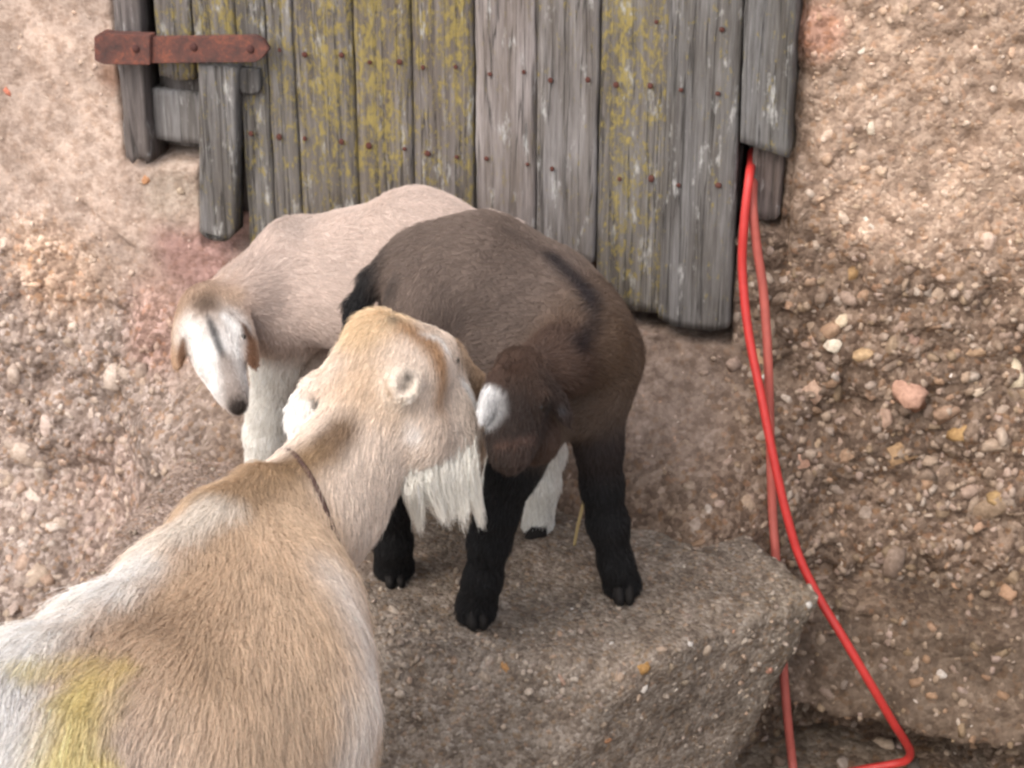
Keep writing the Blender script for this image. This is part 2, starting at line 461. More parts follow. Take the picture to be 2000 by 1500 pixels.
# ------------------------------------------------------------------ surface nets (for the stone and the animals)
def surface_nets(f, org, h):
    nx, ny, nz = f.shape
    s = f < 0
    c = np.zeros((nx - 1, ny - 1, nz - 1), np.int8)
    for dx in (0, 1):
        for dy in (0, 1):
            for dz in (0, 1):
                c += s[dx:nx - 1 + dx, dy:ny - 1 + dy, dz:nz - 1 + dz]
    act = np.argwhere((c > 0) & (c < 8))
    idx = -np.ones(c.shape, np.int64)
    idx[tuple(act.T)] = np.arange(len(act))
    corners = [(a, b, d) for a in (0, 1) for b in (0, 1) for d in (0, 1)]
    acc = np.zeros((len(act), 3)); cnt = np.zeros(len(act))
    for a in corners:
        for ax in range(3):
            if a[ax]: continue
            b = list(a); b[ax] = 1
            fa = f[act[:, 0] + a[0], act[:, 1] + a[1], act[:, 2] + a[2]]
            fb = f[act[:, 0] + b[0], act[:, 1] + b[1], act[:, 2] + b[2]]
            m = (fa < 0) != (fb < 0)
            t = np.where(m, fa / np.where(m, fa - fb, 1), 0)
            pt = np.tile(np.array(a, float), (len(act), 1)); pt[:, ax] += t
            acc[m] += pt[m]; cnt[m] += 1
    V = (act + acc / cnt[:, None]) * h + org
    quads = []
    for ax in range(3):
        u, v = (ax + 1) % 3, (ax + 2) % 3
        sl0 = [slice(None)] * 3; sl1 = [slice(None)] * 3
        sl0[ax] = slice(0, -1); sl1[ax] = slice(1, None)
        e = np.argwhere(s[tuple(sl0)] != s[tuple(sl1)])
        e = e[(e[:, u] > 0) & (e[:, v] > 0) & (e[:, u] < f.shape[u] - 1) & (e[:, v] < f.shape[v] - 1)]
        inside = s[tuple(e.T)]
        def cell(du, dv):
            k = e.copy(); k[:, u] += du; k[:, v] += dv
            return idx[tuple(k.T)]
        q = np.stack([cell(-1, -1), cell(0, -1), cell(0, 0), cell(-1, 0)], 1)
        q[~inside] = q[~inside][:, ::-1]
        quads.append(q)
    return V, np.concatenate(quads)

# ------------------------------------------------------------------ stone block
def grid3(lo, hi, h):
    ax = [np.arange(lo[i], hi[i] + h, h) for i in range(3)]
    G = np.stack(np.meshgrid(*ax, indexing='ij'), -1)
    return G.reshape(-1, 3), G.shape[:3]
apex = atZ(1616, 1153, 0)
fr = atZ(1270, 1275, 0); fl_ = atZ(740, 1265, 0); bk = atZ(1480, 1055, 0)
def unit(v): v = np.array(v, float); return v / np.linalg.norm(v)
def hplane(a, b, tilt, flip=1):
    d = unit([b[0] - a[0], b[1] - a[1], 0]); n = np.array([d[1], -d[0], 0]) * flip
    return unit([n[0], n[1], tilt]), np.array([a[0], a[1], 0.0])
planes = [(unit([0.02, -0.05, 1.0]), np.array([0, -0.4, 0.0])),
          (*hplane(fl_, fr, 0.42, 1),), (*hplane(fr, apex, -0.02, 1),),
          (*hplane(apex, bk, -0.50, 1),),
          (unit([0, 1, 0.0]), np.array([0, -0.13, 0.0])), (unit([-1, 0, 0.2]), np.array([-0.50, 0, 0.0])),
          (unit([0, 0, -1]), np.array([0, 0, GZ - 0.03])),
          (unit([0.86, -0.1, -0.5]), np.array([atZ(1600, 1335, -0.13)[0], -0.25, -0.13]))]
def stone_sdf(P):
    k = 0.013; f = None
    for n, o in planes:
        d = (P - o) @ n
        if f is None: f = d
        else:
            hh = np.clip(0.5 + 0.5 * (f - d) / k, 0, 1)
            f = d * (1 - hh) + f * hh + k * hh * (1 - hh)
    flat = 1 - 0.72 * sstep(-0.03, 0.0, P[:, 2]) * sstep(-0.47, -0.40, P[:, 1])
    return f - flat * (0.014 * fbm(P, 6, 3) + 0.010 * fbm(P + 4, 20, 3)) - 0.0035 * fbm(P + 8, 60, 3)
P, shp = grid3((-0.56, -0.78, GZ - 0.05), (0.50, -0.08, 0.05), 0.0085)
f = stone_sdf(P).reshape(shp).astype(np.float32)
V, Q = surface_nets(f, np.array([-0.56, -0.78, GZ - 0.05]), 0.0085)
n = fbm(V + 2, 10, 4); n2 = fbm(V + 6, 30, 4)
sc_ = np.array([0.285, 0.252, 0.218]) * (1 + 0.3 * n + 0.25 * n2)[:, None]
dirt = sstep(-0.12, -0.33, V[:, 0] + 0.1 * n)[:, None] * 0.85                      # trodden pinkish dirt at its wall end
sc_ = sc_ * (1 - dirt) + np.array([0.36, 0.295, 0.265]) * (1 + 0.25 * n2)[:, None] * dirt
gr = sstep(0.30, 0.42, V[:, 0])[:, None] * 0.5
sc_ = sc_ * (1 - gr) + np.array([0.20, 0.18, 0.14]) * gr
block = empty('stone_block', (0.0, -0.4, GZ), 'large rough conglomerate stone step that both kids stand on', 'stone')
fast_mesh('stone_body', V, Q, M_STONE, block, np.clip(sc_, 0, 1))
SV, SQ = V, Q

# ------------------------------------------------------------------ pebbles set into wall, stone and ground
def cube_sphere(n=2, sup=2.6, jit=0.16, seed=0):
    bm = bmesh.new(); bmesh.ops.create_cube(bm, size=2.0)
    bmesh.ops.subdivide_edges(bm, edges=bm.edges[:], cuts=n - 1, use_grid_fill=True)
    r = random.Random(seed)
    for v in bm.verts:
        c = v.co.normalized()
        s = (abs(c.x) ** sup + abs(c.y) ** sup + abs(c.z) ** sup) ** (-1 / sup)
        v.co = c * s * (1 + r.uniform(-jit, jit))
    bmesh.ops.triangulate(bm, faces=bm.faces[:])
    V = np.array([v.co[:] for v in bm.verts]); T = np.array([[v.index for v in f.verts] for f in bm.faces])
    bm.free(); return V, T
SHAPES = [cube_sphere(2, random.uniform(2.2, 5.0), 0.19, s) for s in range(10)]
PEB_MESH = []
for i, (v, t) in enumerate(SHAPES):
    me = bpy.data.meshes.new('pebble'); me.from_pydata(v.tolist(), [], t.tolist()); me.update(); me.shade_smooth(); me.materials.append(M_PEB)
    PEB_MESH.append(me)
PAL = np.array([[.42, .33, .25], [.30, .22, .15], [.50, .42, .35], [.36, .20, .10], [.62, .56, .50], [.22, .16, .12], [.45, .25, .14], [.40, .34, .30], [.33, .24, .20], [.80, .76, .72], [.48, .37, .33], [.27, .19, .10]])
PW = np.array([3, 3, 1.6, 1.8, 0.8, 2.4, 0.8, 2, 2.2, 0.2, 1.6, 2.4]); PW /= PW.sum()
def rot_frame(n, rng):
    n = n / np.linalg.norm(n)
    t = np.cross(n, rng.normal(size=3)); t /= np.linalg.norm(t)
    return np.stack([t, np.cross(n, t), n], 1)
def pebble_matrix(p, n, r, rng, sink=0.5):
    R = rot_frame(n + 0.35 * rng.normal(size=3), rng)
    s = r * np.array([rng.uniform(0.9, 1.6), rng.uniform(0.6, 1.0), rng.uniform(0.45, 0.85)])
    return R * s[None, :], p - n * r * sink * rng.uniform(0.3, 1.4)
def add_pebble_objects(parent, items):
    for p, n, r, c in items:
        A, t = pebble_matrix(p, n, r, RNG)
        o = bpy.data.objects.new('pebble', PEB_MESH[RNG.integers(len(PEB_MESH))])
        COL.objects.link(o); o.parent = parent
        o.matrix_parent_inverse = Matrix.Translation(-Vector(parent.location))
        M = Matrix.Identity(4)
        for i in range(3):
            for j in range(3): M[i][j] = float(A[i, j])
            M[i][3] = float(t[i])
        o.matrix_basis = M
        o.color = (float(c[0]), float(c[1]), float(c[2]), 1)
def add_pebble_stuff(name, parent, items, label=None):
    Vs, Ts, Cs, off = [], [], [], 0
    for p, n, r, c in items:
        v, t = SHAPES[RNG.integers(len(SHAPES))]
        A, tr = pebble_matrix(p, n, r, RNG)
        Vs.append(v @ A.T + tr); Ts.append(t + off); Cs.append(np.tile(c, (len(v), 1))); off += len(v)
    o = fast_mesh(name, np.concatenate(Vs), np.concatenate(Ts), M_PEBA, parent, np.concatenate(Cs))
    o['kind'] = 'stuff'
    return o
def rnd_cols(n, tint=1.0, base=None):
    c = PAL[RNG.choice(len(PAL), n, p=PW)] * RNG.uniform(0.75, 1.25, (n, 1)) * tint
    if base is not None: c = 0.34 * c + 0.66 * base * RNG.uniform(0.8, 1.3, (n, 1))
    return np.clip(c, 0.03, 0.85)
def in_door(x, z):
    return (x > XL - 0.01) & (x < XR + 0.012) & (z > np.where(x < -0.53, 0.36, np.where(x > 0.235, 0.36, 0.235 - 0.05 * sstep(-.3, .25, x))))
def wall_items(n, rfun, dens):
    x = RNG.uniform(-1.15, 0.85, n * 6); z = RNG.uniform(GZ, 0.76, n * 6)
    sm, rh, co = wall_zones(x, z)
    keep = (RNG.random(n * 6) < dens(sm, rh, co, x, z)) & ~in_door(x, z)
    x, z = x[keep][:n], z[keep][:n]
    p, nn = wall_point(x, z)
    r = rfun(len(x), x, z)
    c = rnd_cols(len(x), 1.05, wall_col(x, z))
    return list(zip(p, nn, r, c))
big = wall_items(262, lambda n, x, z: np.where((x < -0.5) & (z < -0.1), RNG.uniform(0.010, 0.019, n), RNG.uniform(0.008, 0.0145, n) * np.where(RNG.random(n) < 0.12, 1.45, 1)),
                 lambda sm, rh, co, x, z: np.clip(co ** 2 - 0.55 * ((x > -.5) & (x < .22)), 0, 1))
# the stones the eye picks out, by hand
for px, py, rpx, col in ((1680, 105, 13, (.8, .76, .7)), (1700, 437, 13, (.8, .76, .7)), (1778, 752, 32, (.50, .31, .24)), (1853, 742, 17, (.82, .78, .76)), (1582, 778, 24, (.52, .37, .29)),
                         (1560, 890, 34, (.58, .36, .27)), (1745, 690, 42, (.40, .27, .22)), (1640, 625, 22, (.72, .62, .48)), (1665, 530, 22, (.34, .22, .11)), (1690, 690, 20, (.46, .33, .20)),
                         (1958, 880, 28, (.34, .21, .12)), (1630, 660, 20, (.75, .68, .58)), (1812, 1120, 14, (.62, .40, .18)), (1985, 740, 24, (.68, .60, .46)), (1900, 690, 22, (.45, .32, .22)),
                         (1650, 1050, 22, (.55, .46, .42)), (1720, 1090, 24, (.50, .40, .36)), (1480, 700, 26, (.42, .28, .18)), (1600, 830, 30, (.45, .33, .28)), (1585, 960, 30, (.46, .36, .30)),
                         (75, 1045, 17, (.72, .62, .52)), (40, 1075, 18, (.55, .34, .22)), (180, 548, 16, (.36, .19, .10)), (14, 180, 10, (.60, .22, .15)), (1700, 250, 12, (.72, .64, .54)), (150, 1080, 24, (.5, .42, .38)),
                         (1490, 735, 22, (.66, .63, .6)), (1700, 820, 34, (.42, .30, .24)), (1930, 760, 20, (.62, .52, .42)), (345, 303, 12, (.50, .27, .15)), (1950, 965, 22, (.35, .24, .12)), (1870, 830, 24, (.40, .26, .12)), (1760, 880, 26, (.36, .24, .14))):
    k = atY(px, py, -0.04); pp, nn = wall_point([k[0]], [k[2]])
    for _ in range(3):
        k = atY(px, py, pp[0][1]); pp, nn = wall_point([k[0]], [k[2]])
    big.append((pp[0] - nn[0] * rpx / 5000.0, nn[0], rpx / 1440.0, np.array(col) * (0.85, 0.84, 0.82)))
add_pebble_objects(wall, big)
small = wall_items(5200, lambda n, x, z: RNG.uniform(0.0025, 0.0075, n) * np.where((x < -0.5) & (z < -0.1), 1.45, 1), lambda sm, rh, co, x, z: np.clip(0.04 + 0.96 * co, 0, 1) * np.where((x > -.5) & (x < .24) & (z > -.05), 0.3, 1) * np.where((x < -.5) & (z > -.12), 0.45, 1))
small += wall_items(1300, lambda n, x, z: RNG.uniform(0.0016, 0.0036, n), lambda sm, rh, co, x, z: np.clip(rh + 0.25 * sm + 0.1, 0, 1))
add_pebble_stuff('small_pebbles', wall, small)

# stone block pebbles: sample its faces
tri = np.concatenate([SQ[:, [0, 1, 2]], SQ[:, [0, 2, 3]]])
e1, e2 = SV[tri[:, 1]] - SV[tri[:, 0]], SV[tri[:, 2]] - SV[tri[:, 0]]
cr = np.cross(e1, e2); ar = np.linalg.norm(cr, axis=1) + 1e-12
tn = cr / ar[:, None]
cen = SV[tri].mean(1)
vis = (tn @ np.array([0.25, -0.7, 0.67]) > 0.05) & (cen[:, 2] > GZ)
band = np.exp(-((cen[:, 1] + 0.53 - 0.0) / 0.05) ** 2) * sstep(-0.12, -0.02, cen[:, 2])
wt = ar * vis * (0.35 + 1.6 * band + 0.6 * sstep(0.25, 0.38, cen[:, 0])); wt /= wt.sum()
def stone_items(n, r0, r1):
    k = RNG.choice(len(tri), n, p=wt)
    p = cen[k] + RNG.normal(size=(n, 3)) * 0.002
    c = rnd_cols(n, 0.85, np.array([0.27, 0.235, 0.20]))
    return list(zip(p, tn[k], RNG.uniform(r0, r1, n), c))
hand = []
for px, py, rpx, col in ((1268, 1297, 18, (.46, .27, .10)), (1117, 1183, 8, (.8, .78, .76)), (1180, 1248, 11, (.72, .70, .68)), (985, 1290, 12, (.50, .28, .12)), (1085, 1325, 11, (.52, .36, .28)), (1030, 1285, 9, (.75, .72, .7)),
                         (1425, 1215, 9, (.60, .34, .22)), (1340, 1245, 10, (.65, .62, .6)), (1510, 1310, 10, (.55, .30, .22)), (1585, 1180, 12, (.6, .58, .56)), (1195, 1450, 12, (.42, .22, .12)), (1270, 1340, 11, (.7, .66, .62))):
    d = SV - CAM; dd = d @ FWD
    qx = IW / 2 + FPX * (d @ RGT) / dd - px; qy = IH / 2 - FPX * (d @ UPV) / dd - py
    near_ = np.where(np.hypot(qx, qy) < 14)[0]
    if len(near_):
        i = near_[np.argmin(dd[near_])]
        hand.append((SV[i] - unit([0.2, -0.5, 0.8]) * rpx / 6000.0, unit([0.2, -0.5, 0.8]), rpx / 1750.0, np.array(col) * 0.72))
add_pebble_objects(block, stone_items(70, 0.0045, 0.0085) + hand)
add_pebble_stuff('small_pebbles', block, stone_items(2600, 0.0012, 0.0042))
# loose stones on the ground along the wall's foot
gi = []
for i in range(420):
    x = RNG.uniform(-1.2, 0.9); y = RNG.uniform(-0.75, -0.02)
    if -0.5 < x < 0.36 and y > -0.62: continue
    gi.append((np.array([x, y, GZ + 0.004]), np.array([0, 0, 1.0]), RNG.uniform(0.005, 0.02), rnd_cols(1, 0.9)[0]))
tag(add_pebble_stuff('loose_stones', None, gi), 'loose stones and gravel along the foot of the wall', 'gravel', kind='stuff')

# ------------------------------------------------------------------ door, frame, hinge
def plank_mesh(xa0, xa1, xb0, xb1, ztop, zbot, yf, th, seed, bottom=None, rough=1.0, bev=0.004):
    """board between (xa0..xa1 at the top) and (xb0..xb1 at the foot)"""
    nz = max(8, int((ztop - zbot) / 0.012)); nx = 9
    prof = [(0, 1.0), (0.0, bev / th)] + [(u, 0) for u in np.linspace(0.03, 0.97, nx)] + [(1.0, bev / th), (1.0, 1.0)]
    prof = np.array(prof); m = len(prof)
    t = np.linspace(0, 1, nz)
    V = np.zeros((nz, m, 3))
    for i, s in enumerate(t):
        x0 = xa0 + (xb0 - xa0) * s; x1 = xa1 + (xb1 - xa1) * s
        V[i, :, 0] = x0 + prof[:, 0] * (x1 - x0)
        zb = np.full(m, zbot)
        if bottom is not None: zb = zbot + bottom(prof[:, 0])
        V[i, :, 2] = ztop + (zb - ztop) * s
        V[i, :, 1] = yf + prof[:, 1] * th
    F_ = V.reshape(-1, 3)
    q = np.stack([F_[:, 0], 0 * F_[:, 0] + seed * 3.7, F_[:, 2]], 1)
    d = 0.0022 * rough * fbm(q * np.array([1, 1, 0.06]), 120, 3) + 0.002 * rough * fbm(q * np.array([1, 1, .3]), 14, 3)
    F_[:, 1] -= d * np.where(np.tile(prof[:, 1], nz) < 0.5, 1, 0)
    F_[:, 0] += 0.0018 * rough * fbm(q * np.array([0, 1, 1]) + np.round(np.tile(prof[:, 0], nz))[:, None] * 9.1, 22, 3)
    faces = []
    for i in range(nz - 1):
        for j in range(m - 1): faces.append((i * m + j, (i + 1) * m + j, (i + 1) * m + j + 1, i * m + j + 1))
        faces.append((i * m + m - 1, (i + 1) * m + m - 1, (i + 1) * m, i * m))
    faces.append(tuple(range(m - 1, -1, -1)) if False else tuple(range(m)))
    faces.append(tuple((nz - 1) * m + j for j in range(m - 1, -1, -1)))
    return F_, faces
def plank(name, parent, l, r, pb, yf, th, colr, seed, pt=None, bottom=None, rough=1.0, ztop=1.62, lb=None, rb=None):
    """l, r: edges of the board in the picture at its top; pb its foot"""
    ymid = 60 if pt is None else pt
    a0, a1 = atY(l, ymid, yf), atY(r, ymid, yf)
    xb0 = a0[0] if lb is None else atY(lb, pb, yf)[0]; xb1 = a1[0] if rb is None else atY(rb, pb, yf)[0]
    zb = atY((l + r) / 2, pb, yf)[2]
    zt = ztop if pt is None else a0[2]
    Vv, Ff = plank_mesh(a0[0], a1[0], xb0, xb1, zt, zb, yf, th, seed, bottom, rough)
    o = mesh_obj(name, Vv, Ff, M_WOOD, parent)
    o.color = colr + (1,)
    return o
PLANKS = []
door = empty('plank_door', (-0.15, -0.02, 0.22), 'weathered grey plank door with yellow lichen set in the wall', 'door')
ragged = lambda s, a=0.006: (lambda u: a * np.sin(u * 9 + s) + a * 0.6 * np.sin(u * 23 + 2 * s))
rounded = lambda a: (lambda u: a * np.abs(2 * u - 1) ** 3)
# l, r, foot, y, (lichen, brightness, warmth)
for i, (l, r, pb, yf, c) in enumerate((
        (303, 373, 152, -0.026, (0.75, 0.95, 0.25)), (377, 459, 150, -0.028, (0.80, 0.98, 0.25)),
        (462, 518, 488, -0.026, (0.62, 0.92, 0.10)), (519, 571, 500, -0.027, (0.70, 1.05, 0.15)), (572, 687, 520, -0.026, (0.85, 0.98, 0.25)),
        (690, 801, 545, -0.028, (0.88, 1.0, 0.35)), (802, 923, 560, -0.027, (0.85, 1.04, 0.35)),
        (926, 1046, 560, -0.030, (0.10, 1.45, 0.40)), (1048, 1169, 505, -0.028, (0.22, 1.22, 0.20)),
        (1173, 1301, 604, -0.027, (0.85, 1.05, 0.15)), (1304, 1432, 645, -0.034, (0.20, 0.98, 0.05)))):
    rb = {1304: 1424, 1173: 1299}.get(l)
    PLANKS.append((l, r, plank('plank', door, l, r, pb, yf, 0.022, c, i + 1, None, rounded(0.010) if l == 1304 else ragged(i, 0.0025), 1.0, rb=rb)))
plank('plank', door, 386, 462, 471, -0.046, 0.030, (0.16, 0.98, 0.08), 31, 126, rounded(0.014), 1.1, lb=390, rb=459)
plank('rail_and_shade', door, 286, 396, 276, -0.006, 0.03, (0.0, 1.25, 0.05), 41, 172, None, 1.5)
plank('rail_and_shade', door, 462, 506, 186, -0.036, 0.016, (0.1, 0.62, 0.05), 42, 132, rounded(0.008), 1.0)  # dark board standing in for the shaded nook beside the short proud plank
# ledges on the inner side that carry the planks
for zc in (0.50, 0.42, 1.30):
    vv, ff = plank_mesh(atY(300, 60, 0.0)[0], atY(1432, 60, 0)[0], atY(300, 60, 0.0)[0], atY(1432, 60, 0)[0], zc + 0.03, zc - 0.03, 0.004, 0.02, 50)
    o = mesh_obj('ledge', vv, ff, M_WOOD, door); o.color = (0, 0.6, 0.3, 1)
# nails
def dome(name, r, h):
    bm = bmesh.new(); bmesh.ops.create_uvsphere(bm, u_segments=10, v_segments=6, radius=1.0)
    for v in bm.verts: v.co = Vector((v.co.x * r, v.co.y * h, v.co.z * r))
    me = bpy.data.meshes.new(name); bm.to_mesh(me); bm.free(); me.shade_smooth(); me.materials.append(M_NAIL); return me
nail_me = dome('nail', 0.0040, 0.0022)
for px, py in ((546, 98), (595, 107), (667, 108), (722, 122), (780, 121), (826, 132), (890, 131), (957, 145), (1023, 141), (1075, 157), (1148, 156), (1203, 166), (1270, 168), (1330, 176), (1402, 183),
               (490, 261), (545, 268), (595, 271), (667, 277), (720, 285), (790, 291), (835, 300), (892, 307), (950, 310), (1030, 321), (1078, 330), (1210, 350), (1272, 349), (1325, 362), (1403, 362), (1282, 43), (1410, 58)):
    yy = -0.032 if px < 1303 else -0.036
    if 925 < px < 1046: yy = -0.034
    k = atY(px, py, yy)
    o = bpy.data.objects.new('nail', nail_me); link(o, min(PLANKS, key=lambda q: max(q[0] - px, px - q[1]))[2])
    o.location = [float(v) for v in k]; s = random.uniform(0.7, 1.2); o.scale = (s, random.uniform(0.5, 1.0), s * random.uniform(0.8, 1.2))
frame = empty('door_frame', (0.26, -0.02, 0.36), 'split grey door posts either side of the planks', 'door frame')
plank('post', frame, 228, 299, 312, -0.028, 0.06, (0.0, 0.85, 0.45), 61, None, ragged(2, 0.005), 2.2, lb=246, rb=292)
plank('post', frame, 1440, 1546, 304, -0.040, 0.055, (0.22, 0.92, 0.0), 62, None, lambda u: 0.014 * (1 - u), 1.6, lb=1441, rb=1538)
plank('post_stub_and_shade', frame, 1470, 1532, 426, -0.014, 0.05, (0.0, 0.85, 0.8), 63, 285, ragged(5, 0.003), 1.6)
o = plank('post_stub_and_shade', frame, 1437, 1452, 408, 0.004, 0.03, (0.0, 0.30, 0.6), 64, 285, ragged(1, 0.005), 2.0)  # dark strip standing in for the shade in the hole beside the post
# dark back boards so that no daylight shows through the opening
vv, ff = plank_mesh(XL + 0.012, XR - 0.012, XL + 0.012, XR - 0.012, 1.70, 0.27, 0.075, 0.01, 70)
o = mesh_obj('lining_board', vv, ff, M_WOOD, door); o.color = (0, 0.35, 0.4, 1)

hinge = empty('strap_hinge', atY(350, 96, -0.05), 'rusty iron strap hinge across the left door post and planks', 'hinge')
def strap(name, outline, y0, y1, parent):
    bm = bmesh.new()
    vs = [bm.verts.new(Vector(atY(px, py, y0))) for px, py in outline]
    fc = bm.faces.new(vs)
    r = bmesh.ops.extrude_face_region(bm, geom=[fc])
    for v in r['geom']:
        if isinstance(v, bmesh.types.BMVert): v.co.y = y1
    bmesh.ops.recalc_face_normals(bm, faces=bm.faces[:])
    bmesh.ops.bevel(bm, geom=bm.edges[:], offset=0.0012, segments=2, affect='EDGES')
    return obj_from_bm(name, bm, M_RUST, parent, False)
strap_o = strap('strap', [(287, 73), (500, 70), (514, 78), (526, 96), (514, 112), (498, 122), (287, 124)], -0.058, -0.050, hinge)
plate_o = strap('plate', [(183, 72), (196, 64), (214, 68), (293, 71), (293, 127), (200, 126), (184, 118)], -0.064, -0.044, hinge)
for px, py, yy in ((265, 95, -0.0645), (378, 92, -0.0585), (489, 96, -0.0585)):
    bm = bmesh.new(); bmesh.ops.create_uvsphere(bm, u_segments=12, v_segments=8, radius=0.0058)
    for v in bm.verts: v.co.y *= 0.5
    bmesh.ops.translate(bm, verts=bm.verts[:], vec=Vector(atY(px, py, yy)))
    obj_from_bm('bolt', bm, M_BOLT, plate_o if px < 290 else strap_o)

# ------------------------------------------------------------------ red cables
def catmull(pts, n=10):
    pts = [np.asarray(p, float) for p in pts]; P_ = [2 * pts[0] - pts[1]] + pts + [2 * pts[-1] - pts[-2]]
    out = []
    for i in range(1, len(P_) - 2):
        for t in np.linspace(0, 1, n, endpoint=False):
            a, b, c, d = P_[i - 1], P_[i], P_[i + 1], P_[i + 2]
            out.append(0.5 * (2 * b + (c - a) * t + (2 * a - 5 * b + 4 * c - d) * t ** 2 + (3 * b - a - 3 * c + d) * t ** 3))
    out.append(pts[-1]); return np.array(out)
def tube(name, pts, r, mat, seg=10, parent=None):
    P_ = catmull(pts); T = np.gradient(P_, axis=0); T /= np.linalg.norm(T, axis=1)[:, None]
    n = np.cross(T[0], [0.3, 1, 0.2]); n /= np.linalg.norm(n); V = []
    for p_, t in zip(P_, T):
        n = n - t * (n @ t); n /= np.linalg.norm(n); b = np.cross(t, n)
        for a in np.linspace(0, 2 * math.pi, seg, endpoint=False): V.append(p_ + r * (math.cos(a) * n + math.sin(a) * b))
    Fc = []
    for i in range(len(P_) - 1):
        for j in range(seg): Fc.append((i * seg + j, i * seg + (j + 1) % seg, (i + 1) * seg + (j + 1) % seg, (i + 1) * seg + j))
    Fc.append(tuple(range(seg - 1, -1, -1))); Fc.append(tuple((len(P_) - 1) * seg + j for j in range(seg)))
    return mesh_obj(name, V, Fc, mat, parent)
def cpt(px, py, y):
    p_ = atY(px, py, y)
    if p_[2] < GZ + 0.012: p_ = atZ(px, py, GZ + 0.012)
    return p_
tag(tube('cable', [cpt(*a) for a in ((1469, 296, 0.03), (1467, 320, -0.006), (1463, 350, -0.045), (1453, 440, -0.065), (1450, 530, -0.075), (1462, 650, -0.10), (1488, 780, -0.13), (1512, 900, -0.155), (1535, 1000, -0.17), (1562, 1090, -0.18), (1600, 1168, -0.195), (1645, 1242, -0.21), (1700, 1335, -0.215), (1745, 1412, -0.20), (1768, 1448, -0.178), (1778, 1470, -0.16), (1768, 1486, -0.155), (1735, 1494, -0.155), (1660, 1508, -0.155), (1540, 1540, -0.165))], 0.0058, M_RED),
    'bright red plastic cable hanging from the gap under the door post', 'cable')
tag(tube('cable', [cpt(*a) for a in ((1474, 300, 0.035), (1472, 340, 0.0), (1470, 400, -0.045), (1478, 480, -0.055), (1491, 570, -0.062), (1500, 700, -0.085), (1504, 850, -0.105), (1509, 1000, -0.13), (1515, 1085, -0.15), (1526, 1250, -0.18), (1537, 1390, -0.20), (1549, 1500, -0.20), (1562, 1600, -0.20))], 0.0061, M_FADED),
    'dull faded red cable hanging behind the bright one', 'cable')
tag(tube('straw', [atZ(1122, 1064, 0.006), atZ(1128, 1030, 0.035), atZ(1139, 985, 0.07), atZ(1142, 965, 0.085)], 0.0022, M_STRAW, 6), 'single dry straw beside the black kid\'s foreleg', 'straw')
